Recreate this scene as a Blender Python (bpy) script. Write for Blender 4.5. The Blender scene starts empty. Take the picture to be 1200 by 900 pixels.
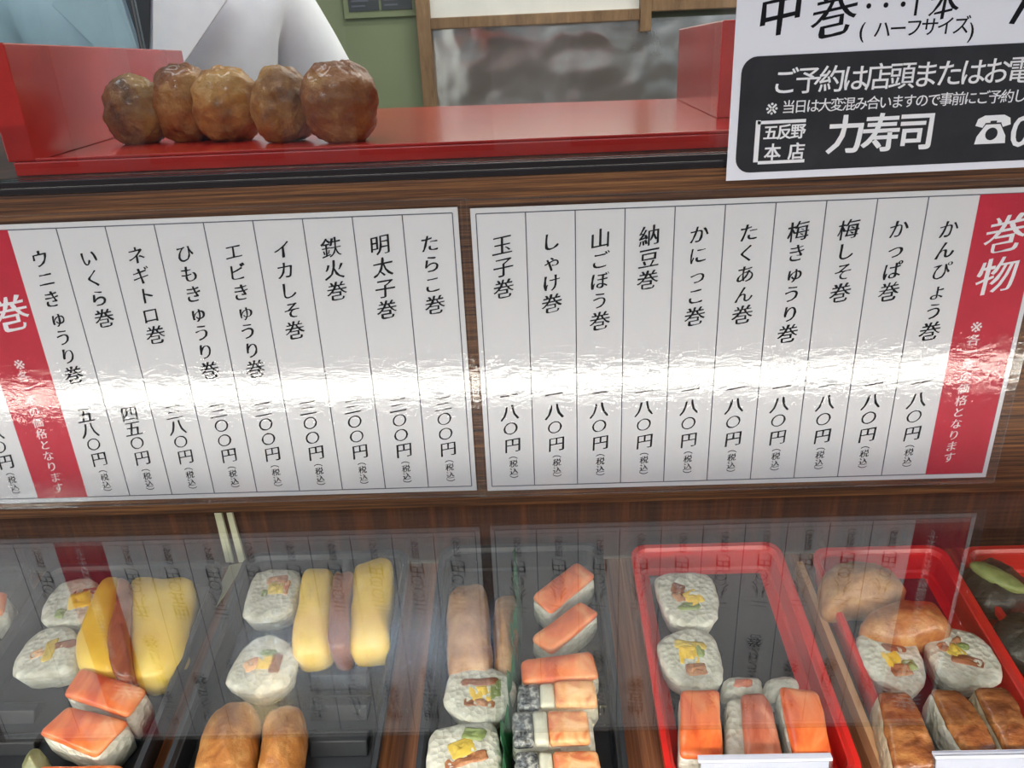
import bpy, bmesh, math, random
from mathutils import Vector, Matrix, noise
random.seed(5)
C = bpy.context.scene.collection
SC = bpy.context.scene
U = 0.036            # one menu column is 3.6 cm; the case is laid out in this unit
ZC = 1.2565          # camera height in metres

# ---------------------------------------------------------------- camera
MW = Matrix(((0.99905265, -0.03193477, -0.02956318),
             (0.01450935, -0.39602786, 0.91812385),
             (-0.04102792, -0.91768301, -0.39518933)))     # rows: world axes in lens axes (x right, y down, z forward)
cd = bpy.data.cameras.new('camera'); cam = bpy.data.objects.new('camera', cd); C.objects.link(cam)
cd.sensor_width = 36; cd.lens = 27; cd.clip_start = 0.01; cd.clip_end = 100
R3 = Matrix([[MW[i][0], -MW[i][1], -MW[i][2]] for i in range(3)])
cam.matrix_world = Matrix.Translation((0, 0, ZC)) @ R3.to_4x4()
SC.camera = cam
# ---------------------------------------------------------------- world, lights, exposure
W = bpy.data.worlds.new('sky'); SC.world = W; W.use_nodes = True
wn = W.node_tree.nodes; wl = W.node_tree.links
bg = wn['Background']; bg.inputs['Strength'].default_value = 1.15
tc = wn.new('ShaderNodeTexCoord'); sx = wn.new('ShaderNodeSeparateXYZ'); cr = wn.new('ShaderNodeValToRGB')
wl.new(tc.outputs['Generated'], sx.inputs[0]); wl.new(sx.outputs[2], cr.inputs[0]); wl.new(cr.outputs[0], bg.inputs[0])
cr.color_ramp.elements[0].position = 0.0; cr.color_ramp.elements[0].color = (0.92, 0.95, 1.0, 1)
cr.color_ramp.elements[1].position = 1.0; cr.color_ramp.elements[1].color = (0.72, 0.85, 1.0, 1)
def area(name, loc, size, sizey, power, col, rot=(0, 0, 0)):
    l = bpy.data.lights.new(name, 'AREA'); l.shape = 'RECTANGLE'; l.size = size; l.size_y = sizey; l.energy = power; l.color = col
    o = bpy.data.objects.new(name, l); C.objects.link(o); o.location = loc; o.rotation_euler = rot; return o
area('kitchen_lamp_and_fill', (0.35, 1.75, 2.35), 1.2, 0.15, 11, (1.0, 0.95, 0.86), (math.radians(10), 0, 0))
area('kitchen_lamp_and_fill', (-0.8, 1.0, 2.35), 1.0, 0.3, 8, (0.95, 0.97, 1.0))
area('kitchen_lamp_and_fill', (0.5, 1.35, 2.2), 1.0, 0.12, 7, (1.0, 0.97, 0.9), (math.radians(40), 0, 0))  # added fill aimed at the back wall to brighten the steel sheet
area('shop_front_light', (-0.3, -0.2, 2.45), 1.2, 0.12, 0.8, (1.0, 0.96, 0.9), (math.radians(25), 0, 0))
area('kitchen_lamp_and_fill', (0.25, 2.02, 1.85), 1.1, 0.06, 1.6, (1.0, 0.98, 0.92))  # added unseen light for the bright streaks at the top of the steel
SC.view_settings.view_transform = 'Standard'; SC.view_settings.look = 'None'
SC.view_settings.exposure = 0.14; SC.view_settings.gamma = 1; SC.view_settings.use_curve_mapping = False
SC.cycles.use_denoising = True; SC.cycles.sample_clamp_indirect = 60.0
SC.cycles.max_bounces = 10; SC.cycles.transparent_max_bounces = 24

# ---------------------------------------------------------------- measuring helpers
def w(x, y, z): return Vector((x * U, y * U, ZC + z * U))            # case units -> metres
def ray(px, py):
    return MW @ Vector(((px - 600) / 900, (py - 450) / 900, 1.0))
def on_y(px, py, Y):                                                  # point of an upright plane (x, z)
    d = ray(px, py); return d.x * Y / d.y, d.z * Y / d.y
TH = math.radians(11.6)
S0 = Vector((0, 16.32, -11.96)); SY = Vector((0, math.cos(TH), math.sin(TH))); SN = Vector((0, -math.sin(TH), math.cos(TH)))
def on_shelf(px, py, h):                                              # point over the sloping shelf (a, b)
    d = ray(px, py); o = S0 + SN * h; k = SN.dot(o) / SN.dot(d); P = d * k - S0
    return P.x, P.dot(SY)
def shelf_world(a, b, h=0.0):
    P = S0 + Vector((a, 0, 0)) + SY * b + SN * h
    return w(P.x, P.y, P.z)

# ---------------------------------------------------------------- object helpers
def tag(o, label=None, cat=None, group=None, kind=None):
    if label: o['label'] = label
    if cat: o['category'] = cat
    if group: o['group'] = group
    if kind: o['kind'] = kind
    return o
def empty(name, loc, rot=(0, 0, 0), label=None, cat=None, group=None, kind=None):
    o = bpy.data.objects.new(name, None); C.objects.link(o); o.location = loc; o.rotation_euler = rot
    o.empty_display_size = 0.02
    return tag(o, label, cat, group, kind)
def mesh(name, verts, faces, mat, parent=None, loc=None, rot=None, smooth=False, bevel=0, seg=2):
    me = bpy.data.meshes.new(name); me.from_pydata([tuple(v) for v in verts], [], faces)
    bm = bmesh.new(); bm.from_mesh(me)
    bmesh.ops.recalc_face_normals(bm, faces=bm.faces)
    if bevel:
        bmesh.ops.bevel(bm, geom=list(bm.edges), offset=bevel, segments=seg, affect='EDGES', profile=0.6)
    bm.to_mesh(me); bm.free()
    if smooth:
        for p in me.polygons: p.use_smooth = True
    me.materials.append(mat)
    o = bpy.data.objects.new(name, me); C.objects.link(o)
    if parent: o.parent = parent
    if loc is not None: o.location = loc
    if rot is not None: o.rotation_euler = rot
    return o
BF = [(0, 1, 2, 3), (4, 7, 6, 5), (0, 4, 5, 1), (1, 5, 6, 2), (2, 6, 7, 3), (3, 7, 4, 0)]
def box(name, x0, x1, y0, y1, z0, z1, mat, parent=None, bevel=0, loc=None, rot=None):
    v = [(x0, y0, z0), (x1, y0, z0), (x1, y1, z0), (x0, y1, z0), (x0, y0, z1), (x1, y0, z1), (x1, y1, z1), (x0, y1, z1)]
    return mesh(name, v, BF, mat, parent, loc, rot, bevel=bevel)
def ubox(name, x0, x1, y0, y1, z0, z1, mat, bevel=0, parent=None):
    a = w(x0, y0, z0); b = w(x1, y1, z1); c = (a + b) / 2; c.z = a.z
    o = box(name, a.x - c.x, b.x - c.x, a.y - c.y, b.y - c.y, 0, b.z - c.z, mat, None, bevel)
    o.location = c
    if parent:
        o.parent = parent; o.location = c - parent.location
    return o

# ---------------------------------------------------------------- materials
def mat(name):
    m = bpy.data.materials.new(name); m.use_nodes = True
    nt = m.node_tree; return m, nt.nodes, nt.links, nt.nodes['Principled BSDF']
def N(ns, t, **k):
    n = ns.new(t)
    for a, b in k.items():
        if a in n.inputs: n.inputs[a].default_value = b
        else: setattr(n, a, b)
    return n
def ramp(ns, stops):
    r = ns.new('ShaderNodeValToRGB'); e = r.color_ramp.elements
    while len(e) < len(stops): e.new(0.5)
    for i, (p, c) in enumerate(stops): e[i].position = p; e[i].color = (*c, 1)
    return r
def coords(ns, ls, scale=(1, 1, 1), loc=(0, 0, 0)):
    t = ns.new('ShaderNodeTexCoord'); mp = ns.new('ShaderNodeMapping')
    mp.inputs['Scale'].default_value = scale; mp.inputs['Location'].default_value = loc
    ls.new(t.outputs['Object'], mp.inputs[0]); return mp.outputs[0]
def bump(ns, ls, p, h, strength, dist):
    b = ns.new('ShaderNodeBump'); b.inputs['Strength'].default_value = strength; b.inputs['Distance'].default_value = dist
    ls.new(h, b.inputs['Height']); ls.new(b.outputs[0], p.inputs['Normal'])
def plain(name, col, rough=0.5, metal=0.0, coat=0.0, spec=0.5):
    m, ns, ls, p = mat(name)
    p.inputs['Base Color'].default_value = (*col, 1); p.inputs['Roughness'].default_value = rough
    p.inputs['Metallic'].default_value = metal; p.inputs['Coat Weight'].default_value = coat
    p.inputs['Specular IOR Level'].default_value = spec
    return m
def mottled(name, stops, scale, rough=0.5, bscale=None, bstr=0.3, bdist=0.001, stretch=(1, 1, 1), coat=0.0, detail=6, sss=0.0, distort=0.0, croug=0.15):
    m, ns, ls, p = mat(name)
    c = coords(ns, ls, stretch)
    n = N(ns, 'ShaderNodeTexNoise', Scale=scale, Detail=detail, Roughness=0.6, Distortion=distort); ls.new(c, n.inputs['Vector'])
    r = ramp(ns, stops); ls.new(n.outputs[0], r.inputs[0]); ls.new(r.outputs[0], p.inputs['Base Color'])
    p.inputs['Roughness'].default_value = rough; p.inputs['Coat Weight'].default_value = coat; p.inputs['Coat Roughness'].default_value = croug
    if sss:
        p.inputs['Subsurface Weight'].default_value = sss; p.inputs['Subsurface Radius'].default_value = (0.006, 0.003, 0.002)
        p.inputs['Subsurface Scale'].default_value = 1.0
    if bscale:
        n2 = N(ns, 'ShaderNodeTexNoise', Scale=bscale, Detail=4); ls.new(c, n2.inputs['Vector'])
        bump(ns, ls, p, n2.outputs[0], bstr, bdist)
    return m
def wood(name, stretch, stops, scale=1.0, rough=0.45, coat=0.0):
    m, ns, ls, p = mat(name)
    c = coords(ns, ls, stretch)
    n = N(ns, 'ShaderNodeTexNoise', Scale=scale, Detail=8, Roughness=0.65, Distortion=0.3); ls.new(c, n.inputs['Vector'])
    n2 = N(ns, 'ShaderNodeTexNoise', Scale=scale * 5, Detail=4, Roughness=0.7); ls.new(c, n2.inputs['Vector'])
    mx = N(ns, 'ShaderNodeMath', operation='MULTIPLY_ADD'); mx.inputs[1].default_value = 0.35
    ls.new(n2.outputs[0], mx.inputs[0])
    s = N(ns, 'ShaderNodeMath', operation='MULTIPLY'); s.inputs[1].default_value = 0.68; ls.new(n.outputs[0], s.inputs[0]); ls.new(s.outputs[0], mx.inputs[2])
    r = ramp(ns, stops); ls.new(mx.outputs[0], r.inputs[0]); ls.new(r.outputs[0], p.inputs['Base Color'])
    p.inputs['Roughness'].default_value = rough; p.inputs['Coat Weight'].default_value = coat; p.inputs['Coat Roughness'].default_value = 0.12
    bump(ns, ls, p, mx.outputs[0], 0.25, 0.0006)
    return m
def clear(name, tint=(1, 1, 1), base=0.045, power=4.0, rough=0.0, ripple=0.0, rscale=60, rdist=0.0005, gain=0.95, stretch=(1, 1, 1), veil=0.0):
    """glass or film: transparent, with reflection growing towards grazing angles; the same from both sides"""
    m = bpy.data.materials.new(name); m.use_nodes = True; nt = m.node_tree; ns = nt.nodes; ls = nt.links; ns.clear()
    out = ns.new('ShaderNodeOutputMaterial'); mx = ns.new('ShaderNodeMixShader'); tr = ns.new('ShaderNodeBsdfTransparent'); gl = ns.new('ShaderNodeBsdfGlossy')
    tr.inputs[0].default_value = (*tint, 1); gl.inputs['Roughness'].default_value = rough
    lw = ns.new('ShaderNodeLayerWeight'); lw.inputs['Blend'].default_value = 0.5
    pw = N(ns, 'ShaderNodeMath', operation='POWER'); pw.inputs[1].default_value = power; ls.new(lw.outputs['Facing'], pw.inputs[0])
    ma = N(ns, 'ShaderNodeMath', operation='MULTIPLY_ADD'); ma.inputs[1].default_value = gain; ma.inputs[2].default_value = base
    ls.new(pw.outputs[0], ma.inputs[0]); ls.new(ma.outputs[0], mx.inputs[0]); ls.new(tr.outputs[0], mx.inputs[1]); ls.new(gl.outputs[0], mx.inputs[2])
    if ripple:
        c = coords(ns, ls, stretch)
        n = N(ns, 'ShaderNodeTexNoise', Scale=rscale, Detail=4, Roughness=0.6); ls.new(c, n.inputs['Vector'])
        b = ns.new('ShaderNodeBump'); b.inputs['Strength'].default_value = ripple; b.inputs['Distance'].default_value = rdist
        ls.new(n.outputs[0], b.inputs['Height']); ls.new(b.outputs[0], gl.inputs['Normal'])
    last = mx
    if veil:
        df = ns.new('ShaderNodeBsdfDiffuse'); df.inputs[0].default_value = (.8, .8, .8, 1); m2 = ns.new('ShaderNodeMixShader'); m2.inputs[0].default_value = veil
        ls.new(mx.outputs[0], m2.inputs[1]); ls.new(df.outputs[0], m2.inputs[2]); last = m2
    ls.new(last.outputs[0], out.inputs[0])
    return m

M = {}
M['header_wood'] = wood('header_wood', (5, 60, 420), [(0.38, (.015, .004, .001)), (0.5, (.09, .030, .008)), (0.65, (.27, .115, .034))], 1.0, 0.5, 0.0)
M['shelf_wood'] = wood('shelf_wood', (75, 1.6, 1.6), [(0.33, (.03, .010, .004)), (0.47, (.15, .050, .018)), (0.58, (.30, .12, .05)), (0.70, (.48, .24, .12))], 1.0, 0.5)
M['dark_wood'] = wood('dark_wood', (75, 3, 2.5), [(0.35, (.004, .001, .0006)), (0.5, (.042, .010, .003)), (0.68, (.13, .036, .010))], 1.0, 0.45)
M['rail'] = plain('dark_rail', (.018, .014, .016), 0.22)
M['glass'] = clear('glass', (.97, .985, .98), 0.065, 3.3, 0.0, gain=1.0)
M['upper_glass'] = clear('upper_glass', (.98, .99, .99), 0.04, 4.0, 0.0)
M['tint_glass'] = clear('tint_glass', (.86, .95, .97), 0.09, 4.0, 0.0)
M['laminate'] = clear('laminate', (.99, .99, .99), 0.032, 4.0, 0.045, 0.42, 90, 0.0006, stretch=(1, 1, 1.6))
M['film'] = clear('clear_plastic', (.95, .96, .97), 0.06, 3.0, 0.08, 0.3, 120, 0.0006, veil=0.02)
M['paper'] = plain('paper', (.70, .70, .725), 0.7)
M['poster_paper'] = plain('poster_paper', (.76, .77, .86), 0.6)
M['poster_black'] = mottled('poster_black', [(0.3, (.018, .018, .022)), (0.7, (.032, .032, .038))], 30, 0.33)
M['ink'] = plain('ink', (.006, .006, .009), 0.7, spec=.2)
M['white_ink'] = plain('white_ink', (.80, .80, .84), 0.6)
M['pink_ink'] = plain('pale_ink', (.80, .72, .74), 0.6)
M['red_print'] = mottled('red_print', [(0.3, (.46, .005, .028)), (0.7, (.56, .008, .036))], 40, 0.55)
M['line'] = plain('grey_line', (.10, .11, .14), 0.6)
M['lacquer'] = mottled('red_lacquer', [(0.3, (.44, .016, .011)), (0.7, (.60, .03, .02))], 9, 0.22, 40, 0.08, 0.0006, coat=0.4)
M['red_plastic'] = mottled('red_plastic', [(0.3, (.55, .012, .010)), (0.7, (.68, .02, .014))], 20, 0.28, 60, 0.05, 0.0005)
M['black_plastic'] = mottled('black_plastic', [(0.3, (.008, .010, .013)), (0.7, (.018, .021, .027))], 25, 0.45, 90, 0.1, 0.0006)
M['highlight_metal'] = plain('highlight_metal', (.85, .85, .72), 0.22, 0.85)
M['cream_tone'] = plain('cream_tone', (.62, .62, .45), 0.4)
M['lath'] = wood('pale_lath', (60, 4, 4), [(0.3, (.50, .26, .12)), (0.7, (.72, .44, .23))], 1.0, 0.55)
def rice_mat(name, a, b):
    m, ns, ls, p = mat(name)
    c = coords(ns, ls)
    v = N(ns, 'ShaderNodeTexVoronoi', Scale=230.0); ls.new(c, v.inputs['Vector'])
    n = N(ns, 'ShaderNodeTexNoise', Scale=90.0, Detail=5); ls.new(c, n.inputs['Vector'])
    r = ramp(ns, [(0.3, a), (0.65, b)]); ls.new(n.outputs[0], r.inputs[0]); ls.new(r.outputs[0], p.inputs['Base Color'])
    p.inputs['Roughness'].default_value = 0.38
    p.inputs['Subsurface Weight'].default_value = 0.15; p.inputs['Subsurface Radius'].default_value = (0.004, 0.003, 0.002); p.inputs['Subsurface Scale'].default_value = 1
    bump(ns, ls, p, v.outputs['Distance'], 0.8, 0.0017)
    return m
M['rice'] = rice_mat('rice', (.48, .47, .38), (.72, .71, .62))
M['brown_rice'] = rice_mat('sauced_rice', (.42, .34, .20), (.66, .58, .42))
def salmon_mat(name, dark, mid, light, sc=(1, 1, 1)):
    m, ns, ls, p = mat(name)
    c = coords(ns, ls, sc)
    wv = N(ns, 'ShaderNodeTexNoise', Scale=70.0, Detail=5, Distortion=0.8); ls.new(c, wv.inputs['Vector'])
    r = ramp(ns, [(0.38, dark), (0.50, mid), (0.63, light)]); ls.new(wv.outputs[0], r.inputs[0]); ls.new(r.outputs[0], p.inputs['Base Color'])
    p.inputs['Roughness'].default_value = 0.35; p.inputs['Coat Weight'].default_value = 0.35; p.inputs['Coat Roughness'].default_value = 0.18
    p.inputs['Subsurface Weight'].default_value = 0.12; p.inputs['Subsurface Radius'].default_value = (0.005, 0.002, 0.001); p.inputs['Subsurface Scale'].default_value = 1
    n2 = N(ns, 'ShaderNodeTexNoise', Scale=160.0, Detail=3); ls.new(c, n2.inputs['Vector'])
    bump(ns, ls, p, n2.outputs[0], 0.5, 0.0018)
    return m
M['salmon'] = salmon_mat('salmon', (.62, .085, .018), (.84, .19, .045), (.90, .36, .15), (.6, .3, 1))
M['trout'] = salmon_mat('trout', (.42, .09, .045), (.58, .17, .09), (.74, .32, .20), (1, .35, 1))
M['shrimp'] = salmon_mat('shrimp', (.62, .15, .05), (.78, .36, .14), (.85, .52, .28))
M['egg'] = mottled('omelette', [(0.3, (.80, .47, .035)), (0.55, (.88, .60, .07)), (0.75, (.90, .70, .16))], 22, 0.4, 110, 0.2, 0.0012, coat=0.25)
M['gourd'] = mottled('simmered_gourd', [(0.3, (.16, .045, .018)), (0.6, (.34, .12, .05)), (0.8, (.48, .22, .12))], 70, 0.3, 120, 0.35, 0.001, stretch=(1, .25, 1), coat=0.5)
M['tofu'] = mottled('fried_tofu', [(0.30, (.20, .06, .012)), (0.5, (.42, .165, .04)), (0.70, (.62, .34, .12))], 60, 0.33, 190, 0.6, 0.002, coat=0.3, distort=0.6)
M['pale_tofu'] = mottled('pale_fried_tofu', [(0.30, (.22, .09, .025)), (0.5, (.42, .20, .065)), (0.70, (.60, .36, .16))], 60, 0.4, 190, 0.55, 0.0018, coat=0.2)
M['eel'] = mottled('grilled_eel', [(0.28, (.07, .02, .008)), (0.44, (.24, .075, .022)), (0.58, (.42, .17, .05)), (0.74, (.62, .36, .13))], 62, 0.26, 150, 0.8, 0.003, stretch=(.6, 1, 1), coat=0.6, distort=.35, croug=0.12)
M['mackerel'] = mottled('mackerel_skin', [(0.36, (.03, .035, .04)), (0.52, (.17, .18, .18)), (0.66, (.5, .5, .46))], 230, 0.25, 200, 0.3, 0.001, coat=0.5, detail=3)
M['white_fish'] = mottled('white_fish', [(0.3, (.50, .50, .38)), (0.7, (.68, .66, .54))], 60, 0.35, 120, 0.2, 0.001, coat=0.3)
M['cucumber'] = mottled('cucumber', [(0.3, (.16, .22, .06)), (0.7, (.32, .38, .14))], 80, 0.35)
M['pickle'] = mottled('yellow_pickle', [(0.3, (.55, .36, .03)), (0.7, (.78, .60, .12))], 90, 0.32, coat=0.3)
M['mince'] = mottled('brown_filling', [(0.3, (.20, .06, .025)), (0.5, (.42, .17, .07)), (0.7, (.58, .32, .16))], 160, 0.45, 180, 0.6, 0.0016)
M['nori'] = mottled('nori', [(0.3, (.006, .009, .007)), (0.7, (.03, .036, .028))], 120, 0.35, 160, 0.7, 0.002)
M['leaf'] = mottled('green_leaf', [(0.3, (.012, .10, .04)), (0.7, (.035, .20, .08))], 60, 0.3, stretch=(4, 1, 1))
M['palegreen'] = mottled('pale_green_wrap', [(0.3, (.20, .21, .10)), (0.7, (.36, .36, .20))], 60, 0.4)
M['steel'] = None
m, ns, ls, p = mat('steel_sheet'); M['steel'] = m
c = coords(ns, ls); p.inputs['Metallic'].default_value = 0.92; p.inputs['Base Color'].default_value = (.72, .72, .70, 1)
n = N(ns, 'ShaderNodeTexNoise', Scale=5.0, Detail=2, Roughness=0.4, Distortion=0.2); ls.new(c, n.inputs['Vector'])
n2 = N(ns, 'ShaderNodeTexNoise', Scale=3.0, Detail=5); ls.new(c, n2.inputs['Vector'])
r = ramp(ns, [(0.35, (.14, .14, .14)), (0.7, (.32, .32, .32))]); ls.new(n2.outputs[0], r.inputs[0]); ls.new(r.outputs[0], p.inputs['Roughness'])
bump(ns, ls, p, n.outputs[0], 0.9, 0.03)
M['green_wall'] = mottled('green_wall_paint', [(0.3, (.16, .19, .10)), (0.7, (.19, .225, .125))], 3, 0.6)
M['white_panel'] = mottled('white_panel', [(0.3, (.60, .60, .56)), (0.7, (.72, .72, .68))], 5, 0.5)
M['post_wood'] = wood('post_wood', (30, 30, 6), [(0.3, (.09, .045, .02)), (0.6, (.21, .125, .06)), (0.8, (.34, .22, .11))], 1.0, 0.5)
M['coat'] = mottled('white_cotton', [(0.3, (.80, .83, .88)), (0.7, (.86, .89, .93))], 40, 0.85, 260, 0.15, 0.001)
M['skin'] = plain('skin', (.62, .38, .27), 0.5)
M['hair'] = plain('hair', (.02, .015, .012), 0.4)
M['tie'] = plain('dark_tie', (.02, .02, .025), 0.6)
M['shirt'] = plain('shirt', (.55, .55, .66), 0.8)
M['trousers'] = plain('trousers', (.03, .03, .04), 0.8)
M['concrete'] = mottled('pavement', [(0.3, (.11, .11, .11)), (0.7, (.17, .17, .165))], 6, 0.8)
M['cabinet'] = wood('cabinet_wood', (6, 60, 60), [(0.3, (.03, .012, .006)), (0.6, (.10, .045, .02))], 1.0, 0.45)
M['ceiling'] = plain('ceiling_white', (.6, .6, .58), 0.8)
M['notice'] = plain('notice_dark', (.05, .055, .06), 0.3)
M['card'] = plain('card_white', (.72, .74, .86), 0.4)
m, ns, ls, p = mat('lamp_glow'); M['lamp'] = m
p.inputs['Base Color'].default_value = (.9, .9, .9, 1); p.inputs['Emission Color'].default_value = (1.0, .97, .86, 1); p.inputs['Emission Strength'].default_value = 19.0

# ================================================================ THE SETTING
tag(box('floor', -8, 8, -9, 8, -0.05, 0, M['concrete']), kind='structure')
HY = 15.62                                          # front face of the wooden header
hz0, hz1 = -9.86, -2.24
wb = 62.0                                           # kitchen back wall
tag(ubox('wall_back', -75, 60, wb, wb + 3, -34.9, 36, M['green_wall']), kind='structure')
tag(ubox('ceiling', -75, 60, -48, wb + 3, 36, 38, M['ceiling']), kind='structure')  # unseen; its front part was added over the customer to dim the trays
tag(ubox('wall_left', -78, -75, 17, wb + 3, -34.9, 38, M['green_wall']), kind='structure')
tag(ubox('wall_right', 60, 63, 17, wb + 3, -34.9, 38, M['green_wall']), kind='structure')

def glow(name, col, strength):
    m, ns, ls, p = mat(name); p.inputs['Emission Color'].default_value = (*col, 1); p.inputs['Emission Strength'].default_value = strength; M[name] = m
glow('tube_glow', (.60, .78, 1.0), 34.0); glow('spot_glow', (1.0, .66, .28), 130.0)
cz = ZC + 36 * U
cl = empty('ceiling_lamp', Vector((-.62, -1.06, cz)), label='long cool white ceiling lamp over the customer, seen only mirrored in the menus', cat='lamp')
box('lamp_casing', -.46, .46, -.07, .07, -.05, 0, M['ceiling'], cl, .003)
box('diffuser', -.44, .44, -.05, .05, -.075, -.0505, M['tube_glow'], cl)
for lx, ly in ((.10, -.80), (-.93, -.82)):
    sp = empty('spot_lamp', Vector((lx, ly, cz)), label='warm ceiling spot %s, seen only mirrored over the sushi' % ('over the middle tray' if lx > 0 else 'nearer the left side'), cat='lamp', group='warm ceiling spots')
    bm = bmesh.new(); bmesh.ops.create_cone(bm, cap_ends=True, segments=24, radius1=.072, radius2=.078, depth=.06)
    me = bpy.data.meshes.new('lamp_ring'); bm.to_mesh(me); bm.free(); me.materials.append(M['ceiling']); o = bpy.data.objects.new('lamp_ring', me); C.objects.link(o); o.parent = sp; o.location = (0, 0, -.03)
    bm = bmesh.new(); bmesh.ops.create_cone(bm, cap_ends=True, segments=24, radius1=.056, radius2=.056, depth=.006)
    me = bpy.data.meshes.new('bulb'); bm.to_mesh(me); bm.free(); me.materials.append(M['spot_glow']); o = bpy.data.objects.new('bulb', me); C.objects.link(o); o.parent = sp; o.location = (0, 0, -.064)

# ---------------------------------------------------------------- kitchen back wall fittings (all upright at Y = wb)
def rect_y(name, px0, py0, px1, py1, Y, dep, m, bevel=0, parent=None, ref=None):
    x0, z1 = on_y(px0, py0, Y); x1, z0 = on_y(px1, py1, Y)
    return ubox(name, min(x0, x1), max(x0, x1), Y, Y + dep, min(z0, z1), max(z0, z1), m, bevel, parent)
xs0, _ = on_y(507, 60, wb - .6); _, zr = on_y(640, 25, wb - .6)
st = ubox('steel_splashback', xs0, 42, wb - .35, wb - .02, zr - 14, zr - .1, M['steel'])
tag(st, 'dented stainless steel sheet covering the kitchen wall below the wooden rail', 'metal sheet')
wp = ubox('white_wall_panel', xs0, 17.3, wb - .35, wb - .02, zr + .5, 30, M['white_panel'])
tag(wp, 'white wall panel above the wooden rail at the top of the photo', 'wall panel')
xa, _ = on_y(491, 60, wb - .9); xb, _ = on_y(507, 60, wb - .9)
po = ubox('wooden_post', xa, xb, wb - 1.0, wb - .02, -20, 30, M['post_wood'], .002)
tag(po, 'tall narrow brown wooden post between the green wall and the steel sheet', 'post')
xc, _ = on_y(750, 15, wb - .9); xd, _ = on_y(763, 15, wb - .9)
ra = ubox('wooden_rail', xb, xc, wb - .95, wb - .02, zr - .2, zr + .55, M['post_wood'], .002)
tag(ra, 'long horizontal wooden rail between the white panel and the steel sheet', 'rail')
_, zq = on_y(756, 37, wb - .9)
p2 = ubox('short_wooden_post', xc, xd, wb - 1.2, wb - .02, zq, 30, M['post_wood'], .002)
tag(p2, 'short wooden post whose lower end stops over the steel sheet', 'post')
_, z9 = on_y(800, 10, wb - .9)
r2 = ubox('upper_wooden_rail', xd, 42, wb - .95, wb - .02, z9 - .1, z9 + 1.2, M['post_wood'], .002)
tag(r2, 'horizontal wooden rail right of the short post, above the red box', 'rail')
nx0, nz = on_y(404, 22, wb - .3); nx1, _ = on_y(490, 22, wb - .3)
nb = empty('framed_notice', w((nx0 + nx1) / 2, wb - .12, nz), label='grey sheet with two dark boxes pinned on the green wall', cat='notice')
hw = (nx1 - nx0) / 2 * U
box('backing', -hw, hw, -.004, 0, 0, 0.16, M['green_wall'], nb)
for s in (-1, 1):
    xx0 = -hw * .86 if s < 0 else hw * .03
    box('dark_panel', xx0, xx0 + hw * .83, -.006, -.004, .016, .12, M['notice'], nb)
    for k in range(4):
        box('printed_line', xx0 + hw * .08, xx0 + hw * (.45 + .1 * (k % 3)), -.0065, -.006, .026 + k * .012, .030 + k * .012, M['line'], nb)
# lower kitchen counter behind the shelf (keeps the room honest)
kc = ubox('kitchen_counter', -60, 45, 44, wb - 1.4, -34.9, -12, M['steel'], .004)
tag(kc, 'low steel kitchen counter behind the worker', 'counter')

# ================================================================ SHOWCASE
ub = M['header_wood']
hd = ubox('header_board', -26, 24, HY, HY + .8, hz0, hz1, ub, .001)
tag(hd, 'brown wood-grain board behind the laminated menus', 'board')
rl = empty('glass_rail', w(0, HY + .45, hz1), label='dark glossy channel along the top of the wood-grain board', cat='rail')
box('channel', -26 * U, 24 * U, -.42 * U, .42 * U, 0, .13 * U, M['rail'], rl, .0006)
box('front_lip', -26 * U, 24 * U, -.42 * U, -.28 * U, .13 * U, .27 * U, M['rail'], rl, .0006)
box('rear_lip', -26 * U, 24 * U, .02 * U, .2 * U, .13 * U, .25 * U, M['rail'], rl, .0006)
us = ubox('upper_shelf', -26, 24, HY + .87, 33, -2.35, -2.0, M['dark_wood'], .001)
tag(us, 'dark wooden upper shelf carrying the large red serving tray', 'shelf')
cb = ubox('cabinet_body', -26, 24, HY + .8 + .03, 33, -34.9, -2.36, M['cabinet'])
tag(cb, kind='structure')
cb.name = 'wall_case_back'
bw = ubox('back_lining', -26, 24, HY + .76, HY + .83, -11.93, hz0 - .02, M['dark_wood'])
tag(bw, 'dark red-brown wood lining at the back of the sushi case', 'board')
# sloping display shelf
sh = box('display_shelf', -26 * U, 24 * U, -10.5 * U, .03 * U, -.5 * U, 0, M['shelf_wood'])
sh.location = shelf_world(0, 0, 0); sh.rotation_euler = (TH, 0, 0)
tag(sh, 'sloping red-brown wood-grain shelf under the sushi trays', 'shelf')
fc = ubox('wall_case_front', -26, 24, 5.2, 5.6, -34.9, -10.0, M['cabinet'], .001)
tag(fc, kind='structure')
bs = ubox('base_cabinet', -26, 24, 5.65, HY + .75, -34.9, -15.2, M['cabinet'])
tag(bs, 'wooden base cabinet under the sloping sushi shelf', 'cabinet')
# strip added for the bright highlight where shelf meets the lining
js = box('joint_highlight', -26 * U, 8.2 * U, -.06 * U, .02 * U, 0, .05 * U, M['highlight_metal'])
js.location = shelf_world(0, 0, 0.01); js.rotation_euler = (TH, 0, 0)
tag(js, 'thin bright strip added for the highlight along the back edge of the sushi shelf', 'strip')
# glass shelf: reflects the menus
gs = ubox('glass_shelf', -25.5, 23.5, 9.05, HY + .0 + .68, -9.965, -9.90, M['glass'])
tag(gs, 'horizontal clear glass sheet over the trays, mirroring the menus', 'glass')
# upper front glass
ug = ubox('front_glass', -26, 24, HY + .36, HY + .44, hz1 + .13, 12, M['upper_glass'])
tag(ug, 'upright clear glass in the dark channel before the fried tofu balls', 'glass')
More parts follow.
